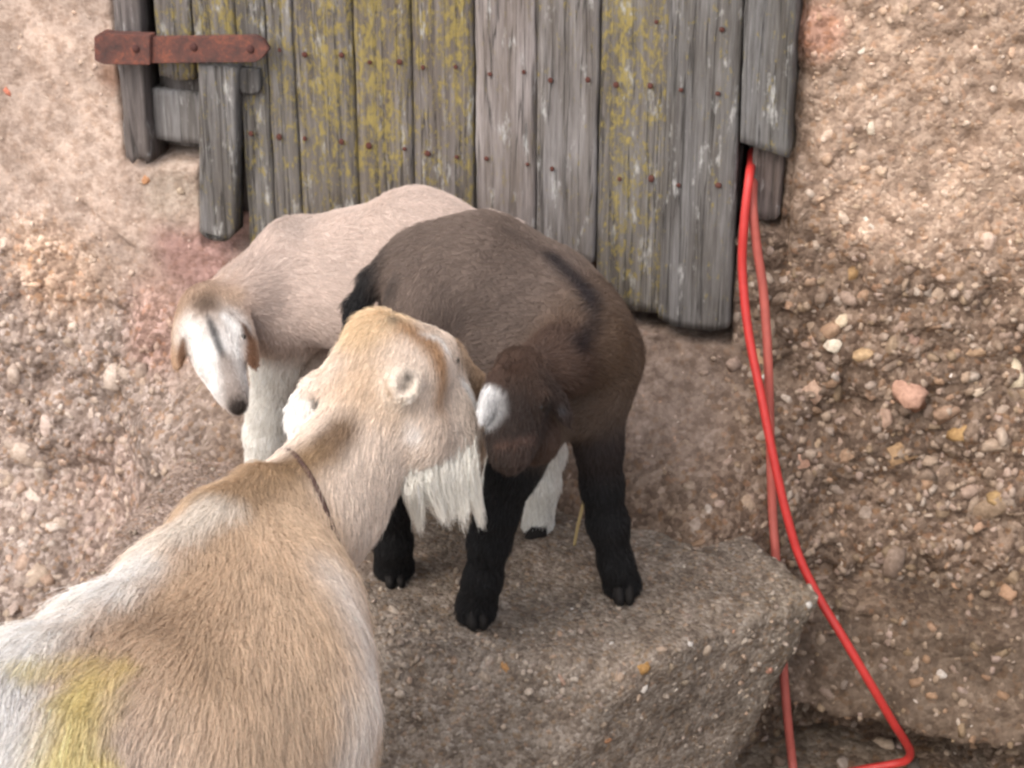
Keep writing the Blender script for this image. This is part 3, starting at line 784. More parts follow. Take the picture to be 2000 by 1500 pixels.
# ------------------------------------------------------------------ goats
class Goat:
    """one continuous coat surface from blended tapered limbs; coat colour and hair lie come from the same limbs"""
    def __init__(s, name, base, label, group, h):
        s.root = empty(name, base, label, 'goat', group)
        s.h = h; s.pr = []; s.marks = []
    def chain(s, pts, k=0.03, col=(0.5, 0.4, 0.3), ln=0.010, flow=1, cols=None, lns=None):
        """pts: (px, py, depth, radius px) from head to tail / from body to foot"""
        P_ = [(atD(a, b, d), r * d / FPX) for a, b, d, r in pts]
        for i in range(len(P_) - 1):
            c0, c1 = (cols[i], cols[i + 1]) if cols else (col, col)
            l0, l1 = (lns[i], lns[i + 1]) if lns else (ln, ln)
            s.pr.append(('c', P_[i][0], P_[i + 1][0], P_[i][1], P_[i + 1][1], k, np.array(c0), np.array(c1), l0, l1, flow))
    def ball(s, pt, k=0.03, col=(0.5, 0.4, 0.3), ln=0.010, flow=(0, -0.3, -1)):
        c, r = atD(*pt[:3]), pt[3] * pt[2] / FPX
        s.pr.append(('c', c, c + unit(flow) * 1e-3, r, r, k, np.array(col), np.array(col), ln, ln, 1))
    def leaf(s, a, b, nrm, wpx, tpx, k=0.01, col=(0.5, 0.4, 0.3), ln=0.006):
        """flat ear from a to b: (px, py, depth); nrm: the direction its face looks in (world)"""
        A_, B_ = atD(*a), atD(*b); ax = unit(B_ - A_); n = unit(np.array(nrm) - ax * (np.array(nrm) @ ax)); sd_ = np.cross(n, ax)
        L_ = np.linalg.norm(B_ - A_) / 2; sc2 = a[2] / FPX
        s.pr.append(('e', (A_ + B_) / 2, np.stack([ax, sd_, n]), np.array([L_, wpx * sc2, tpx * sc2]), 0, k, np.array(col), np.array(col), ln, ln, 1))
    def dent(s, c, rpx, k=0.008):
        s.pr.append(('d', atD(*c), None, rpx * c[2] / FPX, 0, k, np.zeros(3), np.zeros(3), 0.004, 0.004, 1))
    def mark(s, px, py, d, rpx, col, amt=1.0, soft=0.5, noise_=0.3, exact=False):
        s.marks.append((atD(px, py, d), rpx * d / FPX, np.array(col), amt, soft, noise_, exact))
    def stripe(s, pts, rpx, col, amt=1.0, soft=0.5, noise_=0.25):
        s.marks.append(([atD(*p_) for p_ in pts], rpx * pts[0][2] / FPX, np.array(col), amt, soft, noise_, False))
    def dist(s, P_, i):
        t_, A_, B_, ra, rb = s.pr[i][:5]
        if t_ == 'c':
            ba = B_ - A_; u = np.clip(((P_ - A_) @ ba) / (ba @ ba), 0, 1)
            return np.linalg.norm(P_ - A_ - u[:, None] * ba, axis=1) - (ra + (rb - ra) * u), u
        if t_ == 'd':
            return np.linalg.norm(P_ - A_, axis=1) - ra, np.zeros(len(P_))
        q = (P_ - A_) @ B_.T; k0 = np.linalg.norm(q / ra, axis=1); k1 = np.linalg.norm(q / ra ** 2, axis=1) + 1e-9
        return k0 * (k0 - 1) / k1, np.clip(q[:, 0] / (2 * ra[0]) + 0.5, 0, 1)
    def field(s, P_):
        f = None
        for i, pr in enumerate(s.pr):
            d, _ = s.dist(P_, i); k = pr[5]
            if pr[0] == 'd':
                hh = np.clip(0.5 - 0.5 * (f + d) / k, 0, 1); f = f * (1 - hh) - d * hh + k * hh * (1 - hh); continue
            if f is None: f = d; continue
            hh = np.clip(0.5 + 0.5 * (d - f) / k, 0, 1); f = d * (1 - hh) + f * hh - k * hh * (1 - hh)
        return f
    def build(s, clip=None):
        pts = np.array([q for pr in s.pr for q in ((pr[1] - np.max(pr[3]), pr[1] + np.max(pr[3])) if pr[0] != 'c' else (pr[1] - pr[3], pr[1] + pr[3], pr[2] - pr[4], pr[2] + pr[4]))])
        lo, hi = pts.min(0) - 0.03, pts.max(0) + 0.03
        h = s.h
        # coarse pass to find the shell, fine pass only there
        ax = [np.arange(lo[i], hi[i] + 4 * h, h) for i in range(3)]
        shp = tuple(len(a) - (len(a) - 1) % 4 for a in ax); ax = [a[:n_] for a, n_ in zip(ax, shp)]
        cax = [a[::4] for a in ax]
        G = np.stack(np.meshgrid(*cax, indexing='ij'), -1); cs = G.shape[:3]
        fc = s.field(G.reshape(-1, 3)).reshape(cs)
        full = np.repeat(np.repeat(np.repeat(fc, 4, 0), 4, 1), 4, 2)[:shp[0], :shp[1], :shp[2]].astype(np.float64)
        full = np.pad(full, [(0, shp[i] - full.shape[i]) for i in range(3)], mode='edge')
        near_ = np.abs(fc) < 9.0 * h
        msk = np.repeat(np.repeat(np.repeat(near_, 4, 0), 4, 1), 4, 2)[:shp[0], :shp[1], :shp[2]]
        msk = np.pad(msk, [(0, shp[i] - msk.shape[i]) for i in range(3)], mode='edge')
        I = np.argwhere(msk)
        Pm = np.stack([ax[j][I[:, j]] for j in range(3)], 1)
        fm = s.field(Pm)
        fm = fm + 0.0025 * fbm(Pm, 22, 2) * min(1, s.h / 0.006)
        full[tuple(I.T)] = fm
        V, Q = surface_nets(full, np.array([a[0] for a in ax]), h)
        for _ in range(2):                                     # relax the lattice steps
            acc = np.zeros_like(V); cnt = np.zeros(len(V))
            for a, b in ((0, 1), (1, 2), (2, 3), (3, 0)):
                np.add.at(acc, Q[:, a], V[Q[:, b]]); np.add.at(cnt, Q[:, a], 1)
                np.add.at(acc, Q[:, b], V[Q[:, a]]); np.add.at(cnt, Q[:, b], 1)
            V = 0.5 * V + 0.5 * acc / np.maximum(cnt, 1)[:, None]
        s.V, s.Q = V, Q
        # colour, hair length and lie at the vertices
        wsum = np.zeros(len(V)); C_ = np.zeros((len(V), 3)); L_ = np.zeros(len(V)); D_ = np.zeros((len(V), 3))
        for i, pr in enumerate(s.pr):
            if pr[0] == 'd': continue
            d, u = s.dist(V, i)
            wgt = np.exp(-np.clip(d, 0, None) / 0.006) + 1e-9
            c = pr[6] * (1 - u)[:, None] + pr[7] * u[:, None]
            C_ += c * wgt[:, None]; L_ += (pr[8] * (1 - u) + pr[9] * u) * wgt; wsum += wgt
            dr = unit(pr[2] - pr[1]) if pr[0] == 'c' else pr[2][0]
            D_ += dr * pr[10] * wgt[:, None]
        C_ /= wsum[:, None]; L_ /= wsum
        n1 = fbm(V + 3, 30, 4)
        dv = V - CAM; dz_ = dv @ FWD; qx = IW / 2 + FPX * (dv @ RGT) / dz_; qy = IH / 2 - FPX * (dv @ UPV) / dz_
        def snap(p_):                                          # put a marking's centre on the coat itself
            v = p_ - CAM; d = float(v @ FWD); x_, y_ = IW / 2 + FPX * float(v @ RGT) / d, IH / 2 - FPX * float(v @ UPV) / d
            for rr in (14, 26, 45):
                j = np.where(np.hypot(qx - x_, qy - y_) < rr)[0]
                if len(j): return atD(x_, y_, dz_[j].min())
            return p_
        for m in s.marks:
            cpos, r, col, amt, soft, nz_, exact = m
            if not exact: cpos = [snap(q) for q in cpos] if isinstance(cpos, list) else snap(cpos)
            if isinstance(cpos, list):
                d = np.full(len(V), 9.0)
                for a, b in zip(cpos[:-1], cpos[1:]):
                    ba = b - a; u = np.clip(((V - a) @ ba) / (ba @ ba), 0, 1); d = np.minimum(d, np.linalg.norm(V - a - u[:, None] * ba, axis=1))
            else: d = np.linalg.norm(V - cpos, axis=1)
            a = amt * sstep(1 + soft, 1 - soft, d / r + nz_ * n1)
            C_ = C_ * (1 - a)[:, None] + col * a[:, None]
        C_ = np.clip(C_ * (1 + 0.10 * n1)[:, None], 0.004, 0.92)
        s.C, s.L, s.D = C_, L_, D_
        s.body = fast_mesh('body', V, Q, M_SKIN, s.root, C_ * 0.8)
    def fur(s, n, rad, tilt=0.35, vary=0.25, clump=0.35, keep=None, name='fur', drop=0.35, seed=0, cvar=0.13):
        rng = np.random.default_rng(100 + seed)
        T = np.concatenate([s.Q[:, [0, 1, 2]], s.Q[:, [0, 2, 3]]])
        e1, e2 = s.V[T[:, 1]] - s.V[T[:, 0]], s.V[T[:, 2]] - s.V[T[:, 0]]
        cr_ = np.cross(e1, e2); ar_ = np.linalg.norm(cr_, axis=1)
        vn = np.zeros_like(s.V)
        for j in range(3): np.add.at(vn, T[:, j], cr_)
        vn /= np.linalg.norm(vn, axis=1)[:, None] + 1e-12
        wt_ = ar_.copy()
        cen_ = s.V[T].mean(1)
        tocam = CAM - cen_; tocam /= np.linalg.norm(tocam, axis=1)[:, None]
        if keep is not None: wt_ = wt_ * keep(cen_)
        k = rng.choice(len(T), n, p=wt_ / wt_.sum())
        a, b = rng.random(n), rng.random(n); fl = a + b > 1; a[fl], b[fl] = 1 - a[fl], 1 - b[fl]
        bc = np.stack([1 - a - b, a, b], 1)
        def interp(A_): return (A_[T[k]] * bc[..., None]).sum(1) if A_.ndim == 2 else (A_[T[k]] * bc).sum(1)
        p0, nn, col, ln, dr = interp(s.V), interp(vn), interp(s.C), interp(s.L), interp(s.D)
        nn /= np.linalg.norm(nn, axis=1)[:, None] + 1e-9
        dr = dr / (np.linalg.norm(dr, axis=1)[:, None] + 1e-9) + np.array([0, 0, -drop])
        # coherent swirls make tufts
        cl = np.stack([fbm(p0 + 7 * q, 45, 2) for q in range(3)], 1) * clump + np.stack([fbm(p0 + 31 + 7 * q, 140, 2) for q in range(3)], 1) * clump * 0.35
        dr = dr + cl
        dr = dr - nn * (dr * nn).sum(1)[:, None]; dr /= np.linalg.norm(dr, axis=1)[:, None] + 1e-9
        tl = np.clip(tilt * rng.normal(1, 0.3, n), 0.08, 1.2)[:, None]
        d0 = unit_rows(dr + nn * (tl + 0.25) + 0.12 * rng.normal(size=(n, 3)))
        d1 = unit_rows(dr + nn * tl * 0.45 + np.array([0, 0, -0.12]) + 0.12 * rng.normal(size=(n, 3)))
        d2 = unit_rows(dr + nn * tl * 0.15 + np.array([0, 0, -0.25]) + 0.15 * rng.normal(size=(n, 3)))
        ln = (ln * np.clip(rng.normal(1, vary, n), 0.4, 1.7))[:, None]
        pos = np.stack([p0 - nn * 0.001, p0 + d0 * ln * 0.33, p0 + (d0 + d1) * ln * 0.33, p0 + (d0 + d1 + d2) * ln * 0.33], 1)
        col = col * np.clip(rng.normal(1.0, cvar, (n, 1)), 0.6, 1.4) + rng.normal(0, 0.006, (n, 1))
        s.furobj = hair(name, pos, rad, np.clip(col, 0.003, 0.93), s.root)
def unit_rows(a): return a / (np.linalg.norm(a, axis=1)[:, None] + 1e-9)
def hair(name, pos, rad, col, parent):
    n, m = pos.shape[:2]
    hc = bpy.data.hair_curves.new(name)
    hc.add_curves([m] * n)
    hc.position_data.foreach_set('vector', np.ascontiguousarray(pos.reshape(-1), np.float32))
    ra = hc.attributes.get('radius') or hc.attributes.new('radius', 'FLOAT', 'POINT')
    ra.data.foreach_set('value', np.tile(np.linspace(rad, rad * 0.25, m), n).astype(np.float32))
    ca = hc.attributes.new('col', 'FLOAT_COLOR', 'CURVE')
    c = np.ones((n, 4), np.float32); c[:, :3] = col
    ca.data.foreach_set('color', c.ravel())
    hc.materials.append(M_FUR)
    o = link(bpy.data.objects.new(name, hc), parent)
    o['kind'] = 'stuff'
    return o
def hoof(g, px, py, face, size=1.0, z=0.0):
    """cloven hoof standing on height z at a picture point; face: heading in the plane"""
    c = atZ(px, py, z); fw = unit([face[0], face[1], 0]); sdv = np.array([-fw[1], fw[0], 0])
    bm = bmesh.new()
    for sgn in (-1, 1):
        prof = [(-0.014, 0.0), (0.022, 0.0), (0.017, 0.012), (0.008, 0.026), (-0.012, 0.026)]
        rings = []
        for w_ in (0.0012, 0.0105):
            sh = 1.0 if w_ < 0.005 else 0.82
            rings.append([bm.verts.new(Vector(c + size * (fw * a * sh + sdv * sgn * w_ + np.array([0, 0, b_]))) ) for a, b_ in prof])
        bm.faces.new(rings[0]); bm.faces.new(rings[1][::-1])
        for i in range(5):
            j = (i + 1) % 5; bm.faces.new((rings[0][j], rings[0][i], rings[1][i], rings[1][j]))
    bmesh.ops.recalc_face_normals(bm, faces=bm.faces[:])
    bmesh.ops.bevel(bm, geom=bm.edges[:], offset=0.0022 * size, segments=2, affect='EDGES')
    return obj_from_bm('hoof', bm, M_HOOF, g.root)
def eye(g, px, py, d, rpx):
    bm = bmesh.new(); bmesh.ops.create_uvsphere(bm, u_segments=14, v_segments=10, radius=rpx * d / FPX)
    bmesh.ops.translate(bm, verts=bm.verts[:], vec=Vector(atD(px, py, d)))
    return obj_from_bm('eye', bm, M_EYE, g.root)
def zd(px, py, z=0.0): return depth(atZ(px, py, z))
def foot(px, py, r, lift=0.011):
    """last limb joint: the given height above the stone, over a hoof at the picture point"""
    c = atZ(px, py, 0.0) + np.array([0, 0, lift]); v = c - CAM; d = float(v @ FWD)
    return (IW / 2 + FPX * float(v @ RGT) / d, IH / 2 - FPX * float(v @ UPV) / d, d, r)

# ---- tan kid
TAN, TAN2, WHT, CRM = (0.56, 0.45, 0.39), (0.40, 0.285, 0.21), (0.85, 0.82, 0.76), (0.66, 0.55, 0.47)
g = Goat('goat_kid', atZ(700, 960, 0), 'pale fawn goat kid with a white face lowering its head beside the door', None, 0.0040)
g.chain([(590, 520, 2.65, 84), (690, 512, 2.64, 92), (815, 482, 2.61, 104), (915, 498, 2.585, 86)], 0.03, TAN)
g.chain([(575, 590, 2.64, 84), (700, 575, 2.63, 96), (850, 570, 2.60, 86)], 0.03, TAN)            # ribs and belly
g.chain([(430, 612, 2.575, 50), (480, 580, 2.60, 60), (545, 540, 2.635, 78)], 0.022, TAN)           # neck
g.ball((535, 620, 2.64, 70), 0.03, TAN)                                                             # brisket
g.ball((572, 468, 2.64, 40), 0.03, TAN)                                                             # withers
g.chain([(900, 520, 2.58, 76), (985, 620, 2.58, 64), (1040, 760, 2.59, 40), (1068, 885, 2.625, 30), (1061, 945, 2.64, 27), foot(1050, 1040, 28)], 0.016, cols=[TAN, TAN, CRM, WHT, WHT, WHT])
g.chain([(900, 520, 2.64, 76), (930, 640, 2.67, 60), (945, 780, 2.69, 42), (985, 880, 2.72, 30), (965, 960, 2.74, 26), foot(955, 1012, 26)], 0.016, cols=[TAN, TAN, CRM, WHT, WHT, WHT])
g.chain([(570, 640, 2.65, 60), (538, 715, 2.68, 42), (523, 800, 2.72, 35), (518, 850, 2.745, 35), (515, 900, 2.765, 29), foot(513, 958, 28)], 0.016, cols=[TAN, WHT, WHT, WHT, WHT, WHT])
g.chain([(600, 640, 2.70, 58), (612, 720, 2.72, 38), (612, 810, 2.75, 30), (608, 870, 2.77, 27), foot(604, 950, 27)], 0.016, cols=[TAN, CRM, WHT, WHT, WHT])
g.chain([(960, 440, 2.57, 24), (1005, 455, 2.565, 18), (1030, 490, 2.565, 10)], 0.02, TAN)           # tail
FACE = (0.80, 0.77, 0.74)
g.chain([(408, 606, 2.565, 56), (417, 648, 2.55, 57), (431, 702, 2.535, 46), (449, 754, 2.525, 31), (463, 788, 2.52, 22)], 0.012, cols=[TAN2, FACE, FACE, FACE, (0.5, 0.42, 0.37)], ln=0.005)
g.ball((438, 735, 2.545, 30), 0.012, FACE, 0.005)
g.ball((374, 648, 2.54, 17), 0.010, FACE, 0.005); g.ball((466, 643, 2.535, 17), 0.010, FACE, 0.005)   # brows
g.leaf((356, 590, 2.56), (346, 728, 2.525), RGT * -0.5 - FWD * 0.85, 22, 8, 0.006, (0.40, 0.25, 0.15), ln=0.005)
g.leaf((460, 576, 2.56), (502, 730, 2.52), RGT * 0.5 - FWD * 0.85, 22, 8, 0.006, (0.26, 0.14, 0.075), ln=0.005)
g.dent((474, 812, 2.502), 4, 0.003); g.dent((456, 810, 2.502), 4, 0.003)
g.mark(400, 592, 2.53, 46, (0.34, 0.225, 0.15), 0.8, soft=0.8, noise_=0.5)
g.mark(402, 592, 2.53, 27, (0.085, 0.058, 0.042), 0.85, soft=0.9, noise_=0.7)
g.mark(455, 575, 2.53, 26, (0.50, 0.36, 0.26), 0.7)
g.stripe([(405, 615, 2.515), (424, 665, 2.505), (434, 695, 2.50)], 8, (0.05, 0.048, 0.05), 0.9, 0.7, 0.9)
g.stripe([(443, 710, 2.50), (458, 775, 2.50)], 20, (0.30, 0.23, 0.19), 0.75, 0.8, 0.3)
g.mark(466, 800, 2.505, 25, (0.035, 0.026, 0.022), 0.97, soft=0.45, noise_=0.2)
g.stripe([(338, 625, 2.54), (338, 660, 2.53)], 11, (0.66, 0.55, 0.46), 0.9, 0.4)
g.stripe([(352, 665, 2.54), (356, 700, 2.53), (366, 722, 2.53)], 11, (0.13, 0.062, 0.032), 0.95, 0.4)
g.stripe([(456, 602, 2.55), (478, 625, 2.535), (493, 660, 2.53), (490, 720, 2.54)], 12, (0.13, 0.062, 0.032), 0.95, 0.4)
g.stripe([(440, 612, 2.545), (462, 640, 2.53), (468, 690, 2.53)], 11, (0.85, 0.83, 0.80), 0.9, 0.4)
g.stripe([(378, 640, 2.545), (380, 690, 2.53)], 13, (0.85, 0.83, 0.80), 0.9, 0.4)
g.mark(572, 430, 2.61, 40, (0.34, 0.28, 0.25), 0.45, soft=0.8)
g.build()
g.fur(85000, 0.00030, 0.30, clump=0.30, seed=1)
for px, py in ((1050, 1052), (955, 1022), (514, 968), (604, 962)): hoof(g, px, py, (-0.85, -0.4), 0.95)
eye(g, 372, 664, 2.534, 9); eye(g, 472, 658, 2.531, 9)

# ---- dark kid
DB, DB2, BLK, HB = (0.150, 0.112, 0.092), (0.120, 0.082, 0.060), (0.012, 0.0115, 0.012), (0.075, 0.046, 0.034)
g = Goat('goat_kid', atZ(960, 1150, 0), 'dark brown goat kid with black legs curling its head back', None, 0.0040)
g.chain([(1120, 690, 2.45, 118), (1050, 610, 2.46, 124), (935, 556, 2.465, 132), (840, 545, 2.47, 104)], 0.03, cols=[DB2, DB, DB, DB])
g.chain([(1115, 770, 2.44, 88), (1000, 720, 2.45, 108), (880, 660, 2.455, 96)], 0.03, cols=[DB2, DB, DB])
g.chain([(1135, 640, 2.42, 88), (1165, 700, 2.45, 82)], 0.03, DB2)
g.chain([(1035, 742, 2.30, 50), (1085, 712, 2.33, 62), (1135, 680, 2.39, 82)], 0.014, cols=[HB, HB, DB2])   # neck
g.chain([(1168, 780, 2.46, 60), (1170, 870, 2.46, 42), (1176, 950, 2.487, 36), (1187, 1020, 2.51, 36), (1203, 1100, 2.54, 30), foot(1214, 1155, 37)], 0.016, cols=[DB2, (0.03, 0.022, 0.02), BLK, BLK, BLK, BLK], ln=0.008)
g.chain([(1045, 830, 2.40, 64), (1003, 915, 2.405, 45), (970, 1005, 2.435, 38), (956, 1055, 2.455, 38), (943, 1130, 2.48, 32), foot(930, 1203, 40)], 0.016, cols=[DB2, BLK, BLK, BLK, BLK, BLK], ln=0.008)
g.chain([(835, 600, 2.42, 84), (790, 760, 2.43, 66), (756, 900, 2.48, 42), (764, 985, 2.52, 36), (768, 1060, 2.555, 31), foot(770, 1124, 38)], 0.016, cols=[DB, DB, BLK, BLK, BLK, BLK], ln=0.008)
g.chain([(835, 600, 2.50, 84), (745, 740, 2.53, 60), (700, 870, 2.57, 40), (688, 950, 2.60, 34), foot(680, 1068, 33)], 0.016, cols=[DB, DB, BLK, BLK, BLK], ln=0.008)
g.chain([(765, 512, 2.455, 22), (728, 550, 2.46, 22), (698, 602, 2.46, 20), (684, 650, 2.46, 14)], 0.012, BLK, ln=0.014)                                  # tail
g.chain([(1018, 728, 2.285, 52), (1012, 785, 2.25, 54), (1003, 845, 2.238, 47), (998, 884, 2.240, 40)], 0.014, cols=[HB, (0.045, 0.028, 0.021), (0.034, 0.023, 0.019), (0.040, 0.027, 0.022)], ln=0.008)
g.ball((1044, 855, 2.285, 48), 0.022, HB, 0.008)
g.ball((970, 780, 2.245, 18), 0.008, HB, 0.006); g.ball((1056, 778, 2.24, 18), 0.008, HB, 0.006)
g.leaf((978, 700, 2.25), (942, 830, 2.215), RGT * -0.3 - FWD * 0.95, 24, 9, 0.006, HB, ln=0.007)
g.leaf((1064, 735, 2.265), (1114, 832, 2.265), RGT * 0.75 - FWD * 0.5, 27, 9, 0.008, (0.03, 0.02, 0.017), ln=0.007)
g.dent((982, 898, 2.214), 5, 0.003); g.dent((1008, 900, 2.214), 5, 0.003)
for q in range(9): g.dent((966 + q * 9, 884 - q * 2.2 + (q - 4) ** 2 * 0.5, 2.2125 + 0.0006 * (q - 4) ** 2), 3.2, 0.003)
g.mark(944, 788, 2.235, 44, (0.88, 0.87, 0.86), 1.0, soft=0.25, noise_=0.2)
g.stripe([(1000, 452, 2.41), (1090, 500, 2.41)], 13, (0.05, 0.038, 0.034), 0.5, 0.9, 0.4)
g.stripe([(1090, 502, 2.41), (1115, 526, 2.4), (1148, 572, 2.375), (1164, 622, 2.355), (1140, 668, 2.335)], 21, (0.012, 0.010, 0.013), 0.92, 0.8, 0.45)
g.mark(1225, 690, 2.42, 75, (0.14, 0.088, 0.055), 0.6, soft=0.8)
g.mark(752, 560, 2.43, 30, (0.02, 0.017, 0.016), 0.6, soft=0.8)
g.stripe([(962, 872, 2.225), (1005, 864, 2.225), (1055, 852, 2.25)], 8, (0.13, 0.075, 0.058), 0.7, 0.7)
g.mark(1102, 800, 2.25, 13, (0.05, 0.05, 0.054), 0.8)
g.mark(1000, 800, 2.24, 52, (0.022, 0.014, 0.011), 0.75, soft=0.7, noise_=0.5)
g.mark(1085, 790, 2.24, 24, (0.012, 0.009, 0.008), 0.8, soft=0.6)
g.mark(1000, 712, 2.26, 32, (0.045, 0.024, 0.016), 0.7, soft=0.8, noise_=0.7)
g.mark(1040, 895, 2.26, 40, (0.075, 0.05, 0.042), 0.5)
g.build()
g.fur(95000, 0.00030, 0.34, clump=0.35, seed=2)
for px, py in ((1214, 1166), (930, 1214), (770, 1134), (680, 1078)): hoof(g, px, py, (0.45, -0.9), 1.2)
eye(g, 972, 800, 2.232, 8); eye(g, 1056, 796, 2.229, 8)

# ---- mother
T1, T2, CR, WH = (0.61, 0.455, 0.32), (0.46, 0.32, 0.21), (0.70, 0.585, 0.49), (0.85, 0.82, 0.78)
g = Goat('goat', atZ(330, 1900, GZ), 'tan nanny goat with a white beard and a yellow paint mark on her back', None, 0.0060)
g.chain([(530, 1055, 2.16, 128), (475, 1250, 2.08, 228), (440, 1410, 2.00, 272), (300, 1540, 1.90, 290), (40, 1700, 1.76, 290)], 0.04, cols=[T1, T1, T1, T1, CR], lns=[0.015, 0.019, 0.022, 0.025, 0.028])
g.chain([(335, 1350, 2.02, 212), (170, 1500, 1.90, 252), (0, 1620, 1.78, 280)], 0.04, cols=[T1, T1, CR], lns=[0.022, 0.026, 0.028])  # left ribs
g.chain([(508, 948, 2.13, 38), (425, 1030, 2.08, 48), (335, 1130, 2.02, 54), (215, 1240, 1.94, 62), (60, 1345, 1.84, 78), (-120, 1465, 1.73, 105)], 0.04, cols=[T2, T1, CR, WH, WH, WH], lns=[0.015, 0.018, 0.026, 0.032, 0.034, 0.034])  # spine
g.chain([(732, 822, 2.245, 90), (675, 898, 2.225, 88), (612, 985, 2.205, 104), (560, 1060, 2.19, 120)], 0.03, cols=[CR, CR, CR, T1], ln=0.012)   # neck
g.chain([(752, 890, 2.245, 54), (680, 995, 2.225, 54), (628, 1070, 2.205, 64)], 0.03, CR, ln=0.012)                                # throat
g.chain([(835, 690, 2.265, 50), (790, 725, 2.245, 82), (745, 765, 2.235, 88)], 0.025, cols=[CR, CR, T1], ln=0.010)   # skull
g.chain([(850, 815, 2.285, 68), (855, 868, 2.28, 62), (812, 852, 2.238, 70)], 0.014, CR, ln=0.010)                                  # cheek, jaw
g.ball((868, 768, 2.285, 46), 0.03, CR, 0.010, (0.2, -0.2, -1))
g.ball((738, 662, 2.24, 56), 0.03, (0.66, 0.49, 0.31), 0.014, (-0.3, -0.5, -0.5))                                                # poll
g.chain([(690, 735, 2.235, 48), (720, 800, 2.235, 60)], 0.03, CR, 0.012)
g.chain([(950, 792, 2.385, 18), (920, 745, 2.345, 20), (870, 694, 2.29, 36)], 0.02, cols=[(0.8, .78, .76), T2, T2], ln=0.006)  # bridge of the nose
g.chain([(900, 880, 2.35, 48), (885, 840, 2.31, 56)], 0.02, CR, ln=0.008)                                                         # muzzle, beyond the cheek
# ears: near one a short rolled cup, far one hanging
g.chain([(775, 755, 2.215, 33), (786, 752, 2.186, 37)], 0.010, (0.74, 0.64, 0.54), ln=0.0035)
g.dent((797, 738, 2.174), 18, 0.005); g.dent((791, 758, 2.174), 18, 0.005)
g.leaf((672, 742, 2.225), (582, 752, 2.24), UPV * 0.6 - FWD, 30, 11, 0.012, (0.66, 0.50, 0.38), ln=0.006)
g.leaf((600, 745, 2.235), (566, 880, 2.25), -FWD - RGT * 0.3, 33, 9, 0.006, (0.86, 0.84, 0.80), ln=0.006)
# markings, and the painted shade of the jaw crease
g.stripe([(672, 832, 2.17), (625, 880, 2.13), (560, 900, 2.06)], 36, (0.15, 0.085, 0.04), 0.9, 0.75, 0.4)
g.stripe([(600, 895, 2.13), (520, 920, 2.06), (420, 960, 2.03)], 46, (0.36, 0.24, 0.135), 0.7, 0.8, 0.6)
g.stripe([(480, 960, 2.03), (360, 1090, 1.90), (420, 1300, 1.80)], 60, (0.42, 0.29, 0.185), 0.45, 0.95, 0.9)
g.stripe([(230, 1190, 1.9), (330, 1210, 1.8)], 45, (0.40, 0.28, 0.19), 0.6, 0.9, 0.8)
g.stripe([(430, 985, 2.0), (300, 1060, 1.92), (150, 1160, 1.84), (0, 1240, 1.75)], 34, (0.78, 0.72, 0.64), 0.75, 0.98, 1.2)
g.stripe([(290, 1090, 1.92), (190, 1130, 1.84)], 36, (0.85, 0.82, 0.78), 0.8, 0.98, 1.2)
g.stripe([(0, 1270, 1.75), (20, 1400, 1.62), (-20, 1520, 1.6)], 90, WH, 0.9, 0.95, 0.9)
g.stripe([(662, 1130, 2.08), (718, 1260, 2.04), (722, 1380, 2.0), (690, 1500, 1.9)], 66, (0.80, 0.73, 0.67), 0.75, 1.0, 0.4)
g.stripe([(250, 1290, 1.78), (170, 1280, 1.72), (70, 1300, 1.68)], 30, (0.62, 0.50, 0.14), 0.6, 1.0, 1.2)
g.stripe([(190, 1310, 1.72), (150, 1400, 1.68), (120, 1500, 1.64), (200, 1490, 1.64)], 46, (0.78, 0.65, 0.20), 0.65, 1.0, 1.2)
g.stripe([(800, 630, 2.19), (850, 665, 2.19), (872, 720, 2.20), (868, 780, 2.18)], 26, (0.36, 0.185, 0.07), 0.85, 0.8, 0.4)
g.stripe([(826, 642, 2.19), (862, 652, 2.20), (880, 682, 2.22)], 11, (0.88, 0.86, 0.83), 1.0, 0.4, 0.1)
g.stripe([(905, 735, 2.26), (940, 800, 2.30)], 11, (0.80, 0.78, 0.75), 0.9, 0.5)
g.stripe([(800, 800, 2.15), (800, 870, 2.15), (778, 950, 2.15)], 6, (0.48, 0.36, 0.28), 0.55, 0.8, 0.3)  # shade of the jaw crease, painted into the coat colour
g.mark(772, 614, 2.17, 15, (0.06, 0.05, 0.04), 0.95, soft=0.6, noise_=0.7)
g.stripe([(880, 760, 2.19), (885, 860, 2.19)], 32, (0.52, 0.40, 0.31), 0.5, 0.8, 0.4)
g.stripe([(752, 735, 2.13), (748, 765, 2.13), (768, 790, 2.13)], 7, (0.40, 0.27, 0.17), 0.7, 0.8, 0.4)
g.stripe([(805, 790, 2.13), (812, 850, 2.13)], 16, (0.84, 0.80, 0.76), 0.6, 0.9, 0.4)
g.mark(757, 768, 2.13, 12, (0.42, 0.29, 0.19), 0.6)
